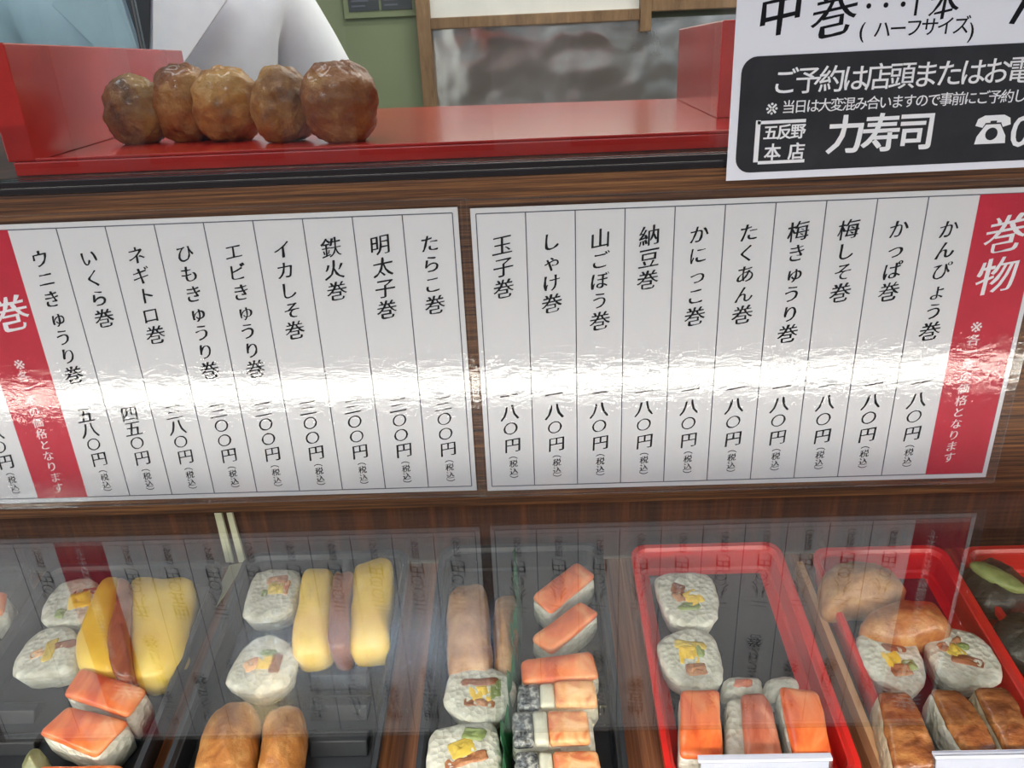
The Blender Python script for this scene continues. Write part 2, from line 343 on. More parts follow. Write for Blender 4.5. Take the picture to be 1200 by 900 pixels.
# lamp bar under the front edge
lb = empty('case_lamp', w(0, 7.0, -11.15), label='strip lamp along the front of the sushi case below the glass', cat='lamp')
box('lamp_housing', -24 * U, 22 * U, -.62 * U, -.45 * U, 0, 1.25 * U, M['rail'], lb)
ring = []; fs = []
for i in range(17):
    a = math.radians(-90 + 180 * i / 16)
    for x in (-23.5, 21.5): ring.append((x * U, (math.cos(a) * .30 - .42) * U, (.66 + math.sin(a) * .30) * U))
for i in range(16): fs.append((2 * i, 2 * i + 1, 2 * i + 3, 2 * i + 2))
fs.append(tuple(range(0, 34, 2))); fs.append(tuple(range(1, 34, 2))); fs.append((0, 1, 33, 32))
mesh('lamp_tube', ring, fs, M['lamp'], lb)
for s in (-20, 18):
    box('bracket', s * U, (s + .3) * U, -1.4 * U, -.5 * U, .2 * U, .5 * U, M['rail'], lb)

# ================================================================ LETTERING
GC = {}
def glyph(ch):
    if ch in GC: return GC[ch]
    cu = bpy.data.curves.new('g', 'FONT'); cu.body = ch; cu.resolution_u = 3; cu.fill_mode = 'FRONT' if hasattr(cu, 'fill_mode') else 'BOTH'
    o = bpy.data.objects.new('g', cu); C.objects.link(o)
    me = o.to_mesh()
    vs = [v.co.copy() for v in me.vertices]; fc_ = [tuple(p.vertices) for p in me.polygons]
    o.to_mesh_clear(); bpy.data.objects.remove(o); bpy.data.curves.remove(cu)
    # weld
    key = {}; remap = []; nv = []
    for v in vs:
        k = (round(v.x, 4), round(v.y, 4))
        if k not in key: key[k] = len(nv); nv.append(Vector((v.x, v.y)))
        remap.append(key[k])
    nf = []
    for f in fc_:
        g = [remap[i] for i in f]
        if len(set(g)) == len(g): nf.append(tuple(g))
    # outward normals from boundary edges
    cnt = {}
    for f in nf:
        for a, b in zip(f, f[1:] + f[:1]): cnt[(a, b)] = cnt.get((a, b), 0) + 1
    nrm = [Vector((0, 0)) for _ in nv]
    for (a, b) in cnt:
        if (b, a) not in cnt:
            d = nv[b] - nv[a]
            if d.length > 1e-6:
                n_ = Vector((d.y, -d.x)).normalized(); nrm[a] += n_; nrm[b] += n_
    for k in nrm:
        if k.length > 1e-6: k.normalize()
    # orientation: faces wind counter-clockwise when seen from +z, so n_ points outward
    xs = [v.x for v in nv]; ys = [v.y for v in nv]
    GC[ch] = (nv, nf, nrm, (min(xs) + max(xs)) / 2, (min(ys) + max(ys)) / 2, max(xs) - min(xs))
    return GC[ch]
def put(acc, ch, cx, cz, size, style='brush', ang=0.0, centre=False, sxk=1.0):
    """adds one glyph centred on (cx, cz) of the sheet; size is the em in the same unit"""
    nv, nf, nrm, gx, gy, _ = glyph(ch)
    ex, ey = (gx, gy) if centre else (0.5, 0.38)
    base = len(acc[0]); seed = random.random() * 40
    for v, n_ in zip(nv, nrm):
        x, y = v.x, v.y
        if style == 'brush':
            t = noise.noise(Vector((x * 4 + seed, y * 4, seed)))
            k = 0.006 + 0.030 * t
            x += n_.x * (k + 0.012); y += n_.y * (k - 0.010)
        elif style == 'bold': x += n_.x * .030; y += n_.y * .022
        elif style == 'medium': x += n_.x * .010; y += n_.y * .006
        x -= ex; y -= ey
        if style == 'brush': y += 0.17 * x; x += 0.04 * y
        c_, s_ = math.cos(ang), math.sin(ang)
        x, y = x * c_ - y * s_, x * s_ + y * c_
        acc[0].append((cx + x * size * sxk, cz + y * size))
    for f in nf: acc[1].append(tuple(i + base for i in f))
def flush(acc, name, m, parent, yoff):
    vs = [(x * U, yoff * U, z * U) for x, z in acc[0]]
    me = bpy.data.meshes.new(name); me.from_pydata(vs, [], acc[1]); me.materials.append(m)
    o = bpy.data.objects.new(name, me); C.objects.link(o); o.parent = parent
    return o
def column(parent, name, text, x, ztop, pitch, size, m, yoff, kana=0.90):
    acc = ([], [])
    z = ztop
    for ch in text:
        small = ch in 'ぁゃゅょっァャュョッ'
        iskana = 0x3040 <= ord(ch) <= 0x30ff
        s = size * (kana if iskana else 1.0)
        p_ = pitch * (.94 if iskana else 1.0)
        if ch in '一': p_ = pitch
        put(acc, ch, x + random.uniform(-.008, .008) + (0.02 * size if small else 0), z - p_ / 2, s, 'brush', ang=random.uniform(-.03, .03)); z -= p_
    return flush(acc, name, m, parent, yoff)

# ---- the two laminated menus (local frame: x right, z up from the top frame line, y away; unit = one column)
def menu(x0, ztop, cw, H, u0, u1, red, cols, label, extra):
    ctr = x0
    root = empty('laminated_menu', w(x0, HY - .09, ztop - H), label=label, cat='menu', group='laminated price menus on the board')
    def Bx(name, a, b, c, d, y0, y1, m): return box(name, a * cw * U, b * cw * U, y0 * U, y1 * U, (H - d) * U, (H - c) * U, m, root)
    Bx('paper_sheet', u0 - .11, u1 + .11, -.11, H + .12, .03, .06, M['paper'])
    la = Bx('laminate_sheet', u0 - .30, u1 + .30, -.30, H + .25, -.02, -.005, M['laminate'])
    for s, (c, d) in (('edge', (-.30, -.285)), ('edge', (H + .235, H + .25))):
        Bx('laminate_edge', u0 - .30, u1 + .30, c, d, -.025, 0, M['film'])
    for a in (u0 - .30, u1 + .285): Bx('laminate_edge', a, a + .015, -.285, H + .235, -.025, 0, M['film'])
    lw_ = .011
    # frame and column rules
    for a, b, c, d in ((u0, u1, -lw_, lw_), (u0, u1, H - lw_, H + lw_)): Bx('frame_rule', a, b, c, d, .026, .03, M['line'])
    Bx('frame_rule', u0 - lw_, u0 + lw_, 0, H, .026, .03, M['line'])
    Bx('frame_rule', u1 - lw_, u1 + lw_, 0, H, .026, .03, M['line'])
    Bx('red_heading_band', red[0], red[1], 0, H, .024, .03, M['red_print'])
    k = math.ceil(u0 + .01)
    rules = sorted({c[0] for c in cols} | {c[0] + 1 for c in cols})
    for r_ in rules:
        if u0 + .05 < r_ < u1 - .05 and not (red[0] - .02 <= r_ <= red[1] + .02):
            Bx('column_rule', r_ - lw_, r_ + lw_, 0, H, .026, .03, M['line'])
    for (u, v0, name, price, pv, pp) in cols:
        cx = (u + .5) * cw
        if name: column(root, 'dish_name', name, cx, H - v0, .462, .445, M['ink'], .022)
        acc = ([], [])
        for i, ch in enumerate(price):
            cz = H - (pv + i * pp)
            if ch == '〇': put(acc, ch, cx, cz, .34, 'brush', centre=True)
            elif ch == '円': put(acc, ch, cx + .03, cz - .01, .40, 'brush')
            elif ch in '一二三': put(acc, ch, cx, cz, .42, 'brush', centre=True)
            else: put(acc, ch, cx, cz, .43, 'brush')
        flush(acc, 'price', M['ink'], root, .022)
        acc = ([], [])
        tv = pv + pp * 3 + .34; tx = cx + .03
        put(acc, '︵', tx, H - tv, .21, 'medium', centre=True)
        put(acc, '税', tx, H - tv - .155, .205, 'brush'); put(acc, '込', tx, H - tv - .36, .205, 'brush')
        put(acc, '︶', tx, H - tv - .50, .21, 'medium', centre=True)
        flush(acc, 'tax_note', M['ink'], root, .022)
    for (txt, x, v, pitch, size, m_) in extra:
        acc = ([], [])
        for i, ch in enumerate(txt):
            if ch == '※': put(acc, ch, x * cw, H - v - i * pitch, size * 1.6, 'plain', centre=True)
            else: put(acc, ch, x * cw, H - v - i * pitch, size, 'brush')
        flush(acc, 'heading_lettering', M[m_], root, .020)
    return root
Hh = 6.348
P1 = '一八〇円'
right_cols = [(0, .42, '玉子巻'), (1, .40, 'しゃけ巻'), (2, .36, '山ごぼう巻'), (3, .34, '納豆巻'), (4, .36, 'かにっこ巻'), (5, .36, 'たくあん巻'),
              (6, .36, '梅きゅうり巻'), (7, .36, '梅しそ巻'), (8, .40, 'かっぱ巻'), (9, .44, 'かんぴょう巻')]
menu(-1.0775, -2.9424, 1.0, Hh, 0, 11.28, (10.0, 11.28), [(u, v, n_, P1, 4.03, .41) for u, v, n_ in right_cols],
     'right laminated price menu with red heading band at its right end',
     [('巻物', 10.66, .80, .86, .84, 'white_ink'), ('※各一本の価格となります', 10.46, 2.78, .285, .27, 'pink_ink')])
lx8, lz8 = on_y(529.9, 250.6, HY - .09); lx0, lz0 = on_y(64.5, 267, HY - .09); _, lzb = on_y(354, 576, HY - .09); _, lzt = on_y(354, 256.7, HY - .09)
cwl = (lx8 - lx0) / 8
left_cols = [(-1, .40, 'ウニきゅうり巻', '五八〇円'), (0, .42, 'いくら巻', '四五〇円'), (1, .40, 'ネギトロ巻', '三八〇円'), (2, .40, 'ひもきゅうり巻', '三〇〇円'),
             (3, .40, 'エビきゅうり巻', '三〇〇円'), (4, .40, 'イカしそ巻', '三〇〇円'), (5, .38, '鉄火巻', '三〇〇円'), (6, .36, '明太子巻', '三〇〇円'), (7, .38, 'たらこ巻', '三〇〇円')]
menu(lx0, (lz0 + lz8) / 2, cwl, lzt - lzb, -5.2, 8, (-2.18, -1.0),
     [(u, v, n_, p_, 4.22, .375) for u, v, n_, p_ in left_cols] + [(-3.18, 0, '', '一八〇円', 4.22, .375)],
     'left laminated price menu whose red heading band is near the left edge of the photo',
     [('巻', -1.46, 1.78, .86, .84, 'white_ink'), ('※各一本の価格となります', -1.62, 2.95, .285, .27, 'pink_ink')])

# ---- the poster on the glass
PY = 15.50
px0, pz0 = on_y(851, 212, PY)
pr = empty('shop_poster', w(px0, PY, pz0), (0, -math.radians(.36), 0), 'white paper poster with black rounded panel hung over the glass at top right', 'poster')
box('paper_sheet', 0, 9.4 * U, 0, .03 * U, 0, 5.6 * U, M['poster_paper'], pr)
def pq(px, py):
    x, z = on_y(px, py, PY); x -= px0; z -= pz0
    c_, s_ = math.cos(math.radians(.36)), math.sin(math.radians(.36))
    return x * c_ + z * s_, -x * s_ + z * c_
bx0, bz0 = pq(861, 203); bx1, bz1 = pq(869, 67)
def rounded(name, x0, x1, z0, z1, r_, y, m_, parent, hole=0):
    pts = []
    for cx, cz, a0 in ((x1 - r_, z1 - r_, 0), (x0 + r_, z1 - r_, 90), (x0 + r_, z0 + r_, 180), (x1 - r_, z0 + r_, 270)):
        for i in range(7):
            a = math.radians(a0 + i * 15); pts.append((cx + r_ * math.cos(a), cz + r_ * math.sin(a)))
    n_ = len(pts); vs = [(x * U, y * U, z * U) for x, z in pts] + [(x * U, (y + .008) * U, z * U) for x, z in pts]
    fs_ = [tuple(range(n_)), tuple(range(2 * n_ - 1, n_ - 1, -1))] + [(i, (i + 1) % n_, n_ + (i + 1) % n_, n_ + i) for i in range(n_)]
    return mesh(name, vs, fs_, m_, parent)
rounded('black_panel', bx0, 9.0, bz0, bz1, .28, -.010, M['poster_black'], pr)
def line(txt, pxa, pya, pxb, size, style, m_, name='lettering', y=-.014, slope=None, sxk=1.0):
    """glyph centres from pxa to pxb along the sheet"""
    ax, az = pq(pxa, pya); n_ = len(txt); bx_, _ = pq(pxb, pya)
    acc = ([], []); st_ = (bx_ - ax) / max(1, n_ - 1)
    for i, ch in enumerate(txt):
        put(acc, ch, ax + st_ * i, az, size, style, sxk=sxk, centre=(ch in '・0☎17'))
    return flush(acc, name, M[m_], pr, y)
line('ご予約は店頭またはお電', 920, 95, 1193, .50, 'medium', 'white_ink')
line('※', 909, 126, 909, .40, 'plain', 'white_ink'); line('当日は大変混み合いますので事前にご予約し', 924, 125, 1192, .255, 'medium', 'white_ink')
line('力寿司', 991, 157, 1073, .74, 'bold', 'white_ink')
tx_, tz_ = pq(1162, 153)
def flat(pts, m_, name, y): return mesh(name, [((tx_ + x) * U, y * U, (tz_ + z) * U) for x, z in pts], [tuple(range(len(pts)))], m_, pr)
flat([(-.29, -.24), (.29, -.24), (.27, -.10), (.13, .12), (-.13, .12), (-.27, -.10)], M['white_ink'], 'telephone_body', -.014)
flat([(-.33, .10), (-.19, .06), (-.15, .13), (.15, .13), (.19, .06), (.33, .10), (.30, .22), (.18, .28), (-.18, .28), (-.30, .22)], M['white_ink'], 'telephone_handset', -.0145)
flat([(-.15, .145), (-.06, .145), (-.06, .18), (.06, .18), (.06, .145), (.15, .145), (.15, .115), (-.15, .115)], M['poster_black'], 'telephone_gap', -.0155)
flat([(.115 * math.cos(i * math.pi / 10), -.06 + .115 * math.sin(i * math.pi / 10)) for i in range(20)], M['poster_black'], 'telephone_dial', -.016)
line('0', 1196, 154, 1196, .80, 'medium', 'white_ink')
line('五反野', 903, 155, 935, .29, 'bold', 'white_ink'); line('本店', 905, 178, 933, .33, 'bold', 'white_ink')
for (a, b, c, d) in ((888, 141, 944, 144), (888, 188, 942, 191)):
    x0_, z1_ = pq(a, b); x1_, z0_ = pq(c, d); zz = (z0_ + z1_) / 2
    box('stamp_border', x0_ * U, x1_ * U, -.014 * U, -.010 * U, (zz - .03) * U, (zz + .03) * U, M['white_ink'], pr)
x0_, z1_ = pq(889, 141); _, z0_ = pq(887, 190)
box('stamp_border', (x0_ - .05) * U, (x0_ + .04) * U, -.014 * U, -.010 * U, z0_ * U, z1_ * U, M['white_ink'], pr)
line('中', 915, 14, 915, .84, 'brush', 'ink', 'lettering', -.004); line('巻', 978, 16, 978, .84, 'brush', 'ink', 'lettering', -.004)
line('・・・', 1018, 7, 1058, .42, 'plain', 'ink', 'lettering', -.004)
line('1', 1074, 6, 1074, .50, 'plain', 'ink', 'lettering', -.004); line('本', 1107, 4, 1107, .56, 'brush', 'ink', 'lettering', -.004)
line('7', 1199, 4, 1199, .95, 'brush', 'ink', 'lettering', -.004)
line('(', 1018, 34, 1018, .36, 'medium', 'ink', 'lettering', -.004); line('ハーフサイズ', 1034, 34, 1126, .33, 'medium', 'ink', 'lettering', -.004); line(')', 1147, 34, 1147, .36, 'medium', 'ink', 'lettering', -.004)

# ================================================================ RED SERVING TRAY AND FRIED TOFU BALLS
FZ = -1.70
TY0, TYL, TYR = 16.72, 31.9, 28.6
xL0, xL1 = -10.95, -13.6; xR0, xR1 = 4.75, 5.35
root = empty('serving_tray', w(-3, 22, -2.0), label='large red lacquer serving tray with tall ends, open at front, on the upper shelf', cat='tray')
def prism(name, quad, z0, z1, m_, bevel=.0012):
    o = root.location
    vs = [w(x, y, z0) - o for x, y in quad] + [w(x, y, z1) - o for x, y in quad]
    return mesh(name, vs, BF, m_, root, bevel=bevel)
prism('base_board', [(xL0, TY0), (6.6, TY0), (6.9, TYR), (xL1, TYL)], -1.99, FZ, M['lacquer'])
prism('end_wall', [(xL0 - .1, TY0), (xL0 + .5, TY0), (xL1 + .5, TYL), (xL1 - .1, TYL)], FZ + .005, .62, M['lacquer'])
prism('end_wall', [(xR0, 20.3), (6.6, 20.3), (6.9, TYR), (xR1 - .1, TYR)], FZ + .005, .52, M['lacquer'])
prism('raised_rim', [(xL0 + .5, TY0), (4.7, TY0), (4.7, TY0 + .22), (xL0 + .5, TY0 + .22)], FZ + .002, FZ + .06, M['lacquer'], .0005)

def lumpy_ball(name, centre, rx, ry, rz, seed, m_, label, fold):
    vs = []; fs_ = []; nu, nv_ = 72, 48
    for j in range(nv_ + 1):
        th = math.pi * j / nv_
        for i in range(nu):
            ph = 2 * math.pi * i / nu
            d = Vector((math.sin(th) * math.cos(ph), math.sin(th) * math.sin(ph), math.cos(th)))
            d.normalize()
            k = 1 + .10 * noise.noise(d * 1.6 + Vector((seed, 0, 0))) + .07 * noise.noise(d * 3.6 + Vector((seed, 3, 0))) + .035 * noise.noise(d * 9 + Vector((seed, 3, 5))) + .015 * noise.noise(d * 22 + Vector((seed, 7, 5)))
            # gathered fold
            a = math.atan2(d.z, d.x) - fold
            k -= .06 * math.exp(-((math.sin(a) * 5) ** 2)) * max(0, -d.y)
            sq = (abs(d.x) ** 2.25 + abs(d.y) ** 2.25 + abs(d.z) ** 2.25) ** (-1 / 2.25)
            p_ = d * sq * k
            z = max(p_.z * rz, -rz * .90)
            vs.append((p_.x * rx * U, p_.y * ry * U, (z + rz * .90) * U))
    for j in range(nv_):
        for i in range(nu):
            fs_.append((j * nu + i, j * nu + (i + 1) % nu, (j + 1) * nu + (i + 1) % nu, (j + 1) * nu + i))
    o = mesh(name, vs, fs_, m_, None, smooth=True)
    o.location = centre; tag(o, label, 'fried tofu ball', 'glossy fried tofu balls in a row')
    return o
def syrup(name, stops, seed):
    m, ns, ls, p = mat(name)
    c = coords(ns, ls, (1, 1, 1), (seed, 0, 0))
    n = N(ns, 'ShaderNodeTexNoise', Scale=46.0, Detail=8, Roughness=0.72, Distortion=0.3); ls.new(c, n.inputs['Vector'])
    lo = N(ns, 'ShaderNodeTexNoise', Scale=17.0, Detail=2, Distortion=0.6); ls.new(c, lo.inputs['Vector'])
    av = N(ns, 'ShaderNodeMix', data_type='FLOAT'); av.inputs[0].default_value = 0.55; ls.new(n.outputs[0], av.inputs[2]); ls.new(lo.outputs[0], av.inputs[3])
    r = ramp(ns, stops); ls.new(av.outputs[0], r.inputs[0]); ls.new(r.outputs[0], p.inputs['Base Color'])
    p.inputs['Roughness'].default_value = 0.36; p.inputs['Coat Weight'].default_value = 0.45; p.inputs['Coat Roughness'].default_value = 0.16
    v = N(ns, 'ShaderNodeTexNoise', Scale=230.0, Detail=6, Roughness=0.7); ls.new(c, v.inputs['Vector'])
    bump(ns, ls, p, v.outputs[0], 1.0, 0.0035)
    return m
balls = [(167, 168, 66, 78, (.27, .125, .030), 'dark olive-brown fried tofu ball, leftmost of the row on the red tray'),
         (226, 165, 70, 88, (.28, .095, .02), 'second fried tofu ball from the left, brown with a reddish side'),
         (273, 165, 72, 86, (.42, .18, .045), 'middle fried tofu ball of the row, with a pale golden front'),
         (337, 166, 66, 86, (.33, .14, .035), 'fourth fried tofu ball from the left, beside the rightmost one'),
         (403, 166, 80, 92, (.23, .062, .006), 'rightmost fried tofu ball, darkest amber and the largest of the row')]
for i, (bx_, by, bwid, bh, col, lab) in enumerate(balls):
    d = ray(bx_, by); k = (FZ + .0) / d.z; P = d * k; P.y = max(P.y, 18.2); 
    d2 = d * (P.y / d.y)
    depth = (MW.transposed() @ Vector((d2.x, P.y, FZ))).z
    rx = bwid / 2 * depth / 900 * (1.0); rz = bh / 2 * depth / 900 * .99; rx *= 1.06
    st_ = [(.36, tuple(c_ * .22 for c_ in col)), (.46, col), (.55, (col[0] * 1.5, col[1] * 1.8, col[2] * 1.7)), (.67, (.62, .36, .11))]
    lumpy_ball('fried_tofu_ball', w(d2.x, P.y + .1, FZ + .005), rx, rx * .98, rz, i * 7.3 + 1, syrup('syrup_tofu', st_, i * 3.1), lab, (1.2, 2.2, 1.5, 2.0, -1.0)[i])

# sliding glass pane behind the tray
sx0, _ = on_y(154, 30, 32.6)
sg = ubox('sliding_glass', -40, sx0, 32.9, 33.05, -2.0, 14, M['tint_glass'])
sg.location = w((-40 + sx0) / 2, 33.05 + .3, -2.0)
sg2 = ubox('pane_edge', sx0 - .03, sx0 + .02, 32.95, 33.1, -2.0, 14, M['notice'], 0, sg)
tag(sg, 'tinted sliding glass pane behind the red tray, left side', 'glass')
sr = ubox('glass_track', -40, 24, 33.05, 34.1, -2.35, -2.01, M['rail']); tag(sr, 'dark track behind the red serving tray', 'rail')

# ================================================================ TRAYS OF SUSHI
def round_rect(x0, x1, y0, y1, r_, n_=5):
    pts = []
    for cx, cy, a0 in ((x1 - r_, y1 - r_, 0), (x0 + r_, y1 - r_, 90), (x0 + r_, y0 + r_, 180), (x1 - r_, y0 + r_, 270)):
        for i in range(n_): a = math.radians(a0 + 90 * i / (n_ - 1)); pts.append((cx + r_ * math.cos(a), cy + r_ * math.sin(a)))
    return pts
def tray(x0, x1, yb, L, label, group):
    cx = (x0 + x1) / 2
    return empty('sushi_tray', shelf_world(cx, yb - L / 2, 0.0), (TH, 0, 0), label, 'tray', group), (x1 - x0) / 2
def make_tray(x0, x1, yb, L, mk, label, group, rims=.10, depth=.75):
    root, hw_ = tray(x0, x1, yb, L, label, group)
    prof = [(.16, .02), (.12, .0 + .03), (.08, depth - .14), (0.0, depth - .16), (0, depth), (rims, depth), (rims + .05, depth - .08), (rims + .08, depth - .10), (rims + .10, .12), (rims + .15, .07)]
    vs = []; n_ = 0
    for off, z in prof:
        pts = round_rect(-hw_ + off, hw_ - off, -L / 2 + off, L / 2 - off, max(.12, .36 - off * .4)); n_ = len(pts)
        vs += [(x * U, y * U, z * U) for x, y in pts]
    fs_ = []
    for q in range(len(prof) - 1):
        for i in range(n_): fs_.append((q * n_ + i, q * n_ + (i + 1) % n_, (q + 1) * n_ + (i + 1) % n_, (q + 1) * n_ + i))
    fs_.append(tuple(range((len(prof) - 1) * n_, len(prof) * n_))); fs_.append(tuple(range(n_))[::-1])
    mesh('tray_body', vs, fs_, M[mk], root)
    return root
GB = 'takeaway sushi trays under the glass'
T0 = make_tray(-17.0, -12.75, -.35, 7.6, 'black_plastic', 'black sushi tray with clear lid cut off by the left photo edge', GB)
T1 = make_tray(-12.3, -7.86, -.42, 7.6, 'black_plastic', 'black sushi tray second from the left, holding yellow omelette and diamond-shaped rolls', GB)
T2 = make_tray(-7.4, -3.25, -.22, 7.6, 'black_plastic', 'black sushi tray right of the cream double strip, with empty ribbed corner', GB)
T3 = make_tray(-2.5, 1.53, -.14, 7.6, 'black_plastic', 'black sushi tray in the middle with a green leaf divider', GB)
T4 = make_tray(2.22, 5.85, -.28, 5.9, 'red_plastic', 'red-rimmed sushi tray with three salmon blocks and empty dark floor', GB, rims=.11)
T5 = make_tray(6.55, 9.72, -.52, 6.1, 'red_plastic', 'red sushi tray with grilled eel blocks and two tofu pouches', GB, rims=.11)
T6 = make_tray(10.05, 13.6, -.60, 7.0, 'red_plastic', 'red sushi tray at the right photo edge holding seaweed rolls', GB, rims=.11)
# black floor liner of the first red tray
for T, hw_, L in ((T4, 1.36, 5.1), (T5, 1.14, 5.2)):
    box('black_liner', -hw_ * U, hw_ * U, -L / 2 * U, L / 2 * U, .071 * U, .083 * U, M['black_plastic'], T)
# ribs in black trays
def rib(T, tx, tyb, L, pxa, pya, pxb, hgt=.30, wid=.18):
    a = on_shelf(pxa, pya, hgt); b = on_shelf(pxb, pya, hgt)
    cx = tx; cy = tyb - L / 2
    vs = []
    for x in (a[0] - cx, b[0] - cx):
        for (dy, z) in ((-wid, .07), (-wid * .35, hgt), (wid * .35, hgt), (wid, .07)): vs.append((x * U, (a[1] - cy + dy) * U, z * U))
    mesh('tray_rib', vs, [(0, 1, 5, 4), (1, 2, 6, 5), (2, 3, 7, 6), (3, 0, 4, 7), (0, 3, 2, 1), (4, 5, 6, 7)], M['black_plastic'], T, bevel=.0012)
for y in (787, 822, 863): rib(T2, (-7.4 - 3.25) / 2, -.22, 7.6, 364, y, 431, .34, .30)
for y in (829, 866): rib(T1, (-12.3 - 7.86) / 2, -.42, 7.6, -8 if y < 850 else -30, y, 42, .30, .26)
# clear lid of the leftmost tray
ld = empty('clear_tray_lid', shelf_world(-14.87, -4.15, .76), (TH, 0, 0), 'clear plastic lid with rounded corner on the tray at the left edge', 'lid')
pr_ = [(0, 0), (0, .06), (.18, .08), (.26, .55), (.42, .62), (.9, .64)]
vs = []; n_ = 0
for off, z in pr_:
    pts = round_rect(-2.2 + off, 2.2 - off, -3.8 + off, 3.8 - off, .5); n_ = len(pts); vs += [(x * U, y * U, z * U) for x, y in pts]
fs_ = []
for q in range(len(pr_) - 1):
    for i in range(n_): fs_.append((q * n_ + i, q * n_ + (i + 1) % n_, (q + 1) * n_ + (i + 1) % n_, (q + 1) * n_ + i))
fs_.append(tuple(range((len(pr_) - 1) * n_, len(pr_) * n_)))
mesh('lid_shell', vs, fs_, M['film'], ld)

# ---- food builder
def catmull(pts, per=6):
    out = []; n_ = len(pts)
    for i in range(n_):
        p0, p1, p2, p3 = (Vector(pts[(i + k) % n_]) for k in (-1, 0, 1, 2))
        for j in range(per):
            t = j / per
            out.append(0.5 * ((2 * p1) + (p2 - p0) * t + (2 * p0 - 5 * p1 + 4 * p2 - p3) * t * t + (3 * p1 - p0 - 3 * p2 + p3) * t ** 3))
    return out
def soft_poly(pts, r_=.12, per=5):
    """straight sides, small rounded corners, extra points along the sides"""
    out = []; n_ = len(pts)
    for i in range(n_):
        a, b, c = (Vector(pts[(i + k) % n_]) for k in (-1, 0, 1))
        d1 = (a - b); d2 = (c - b); l1, l2 = d1.length, d2.length
        q = min(r_, l1 * .4, l2 * .4)
        s, e = b + d1.normalized() * q, b + d2.normalized() * q
        for j in range(per): t = j / (per - 1); out.append(s * (1 - t) ** 2 + b * 2 * t * (1 - t) + e * t * t)
        nxt = Vector(pts[(i + 1) % n_]); qn = min(r_, (nxt - b).length * .4)
        e2 = nxt + (b - nxt).normalized() * qn
        m_ = max(1, int((e2 - e).length / .22))
        for j in range(1, m_): out.append(e.lerp(e2, j / m_))
    return out
def puff(name, outline, z0, z1, m_, parent, rnd=.10, dome=.0, belly=.04, amp=.02, freq=3.0, seed=0.0, tamp=None, foot=.96):
    """solid with this outline (shelf units, local), from z0 up to z1, rounded rim and slightly uneven skin"""
    n_ = len(outline); c_ = sum((Vector(p_) for p_ in outline), Vector((0, 0))) / n_
    mr = sum((Vector(p_) - c_).length for p_ in outline) / n_
    h = z1 - z0; rnd = min(rnd, h * .48)
    prof = [(rnd * .9, z0), (0, z0 + rnd * .7), (-belly, z0 + h * .45), (-belly * .5, z1 - rnd), (rnd * .3, z1 - rnd * .30), (rnd, z1)]
    rings = []
    for k_, (ins, z) in enumerate(prof): rings.append(((1 - ins / mr) * (foot, foot, (1 + foot) / 2, 1, 1, 1)[k_], z, 0))
    for s in (.82, .64, .46, .28, .12): rings.append((s * (1 - rnd / mr), z1, 1))
    vs = []
    tamp = amp if tamp is None else tamp
    s_top = 1 - rnd / mr
    for s, z, top in rings:
        for p_ in outline:
            q = c_ + (Vector(p_) - c_) * s
            nz = noise.noise(Vector((q.x * freq + seed, q.y * freq, z * freq + seed)))
            nz2 = noise.noise(Vector((q.x * freq * 3 + seed, q.y * freq * 3, z * freq * 3)))
            dr = (q - c_); dl = dr.length or 1
            zz = z
            if top or z == z1:
                zz = z + dome * (1 - min(1, s / s_top) ** 2) + tamp * (nz + .6 * nz2) * (1 if top else .3)
            if z > z0 + .001: q = q + dr / dl * (amp * (nz + .5 * nz2) * (0 if top else 1))
            vs.append((q.x * U, q.y * U, zz * U))
    k = len(rings)
    fs_ = []
    for r_ in range(k - 1):
        for i in range(n_): fs_.append((r_ * n_ + i, r_ * n_ + (i + 1) % n_, (r_ + 1) * n_ + (i + 1) % n_, (r_ + 1) * n_ + i))
    fs_.append(tuple(range(n_))[::-1])
    vs.append((c_.x * U, c_.y * U, (z1 + dome + .0) * U)); ci = len(vs) - 1
    for i in range(n_): fs_.append(((k - 1) * n_ + i, (k - 1) * n_ + (i + 1) % n_, ci))
    return mesh(name, vs, fs_, m_, parent, smooth=True)
def local(px_pts, h):
    pts = [Vector(on_shelf(x, y, h)) for x, y in px_pts]
    c_ = sum(pts, Vector((0, 0))) / len(pts)
    return c_, [p_ - c_ for p_ in pts]
def item(name, c_, base, label, cat, group=None):
    return empty(name, shelf_world(c_.x, c_.y, base), (TH, 0, 0), label, cat, group)
BASE = .085
SEED = [0.0]
def sd(): SEED[0] += 3.7; return SEED[0]
def maki(px_pts, label, fill, h=.80, base=BASE, group='thick futomaki rolls'):
    c_, pts = local(px_pts, h)
    root = item('futomaki_roll', c_, base, label, 'sushi roll', group)
    H_ = h - base
    puff('rice', catmull(pts, 7), 0, H_, M['rice'], root, rnd=.11, dome=.02, belly=.0, amp=.035, freq=4.5, seed=sd(), tamp=.022, foot=.82)
    for (mk, cx, cy, wx, wy, ang) in fill:           # small pieces set in the rice, in fractions of the roll's half size
        rx = max(abs(p_.x) for p_ in pts); ry = max(abs(p_.y) for p_ in pts)
        a = math.radians(ang); hx, hy = wx * rx * 1.22, wy * ry * 1.22
        q = [Vector((cx * rx, cy * ry)) + Vector((x * math.cos(a) - y * math.sin(a), x * math.sin(a) + y * math.cos(a))) for x, y in ((-hx, -hy), (hx, -hy), (hx, hy), (-hx, hy))]
        nm = {'pickle': 'omelette_filling', 'egg': 'omelette_filling', 'gourd': 'gourd_filling', 'cucumber': 'cucumber_filling', 'mince': 'brown_filling', 'shrimp': 'pink_filling'}[mk]
        o = puff(nm, soft_poly(q, .09, 4), H_ - .25, H_ + .015 + .02 * ((cx * 7) % 1), M[mk], root, rnd=.04, dome=.02, belly=0, amp=.05, freq=7, seed=sd())
    return root
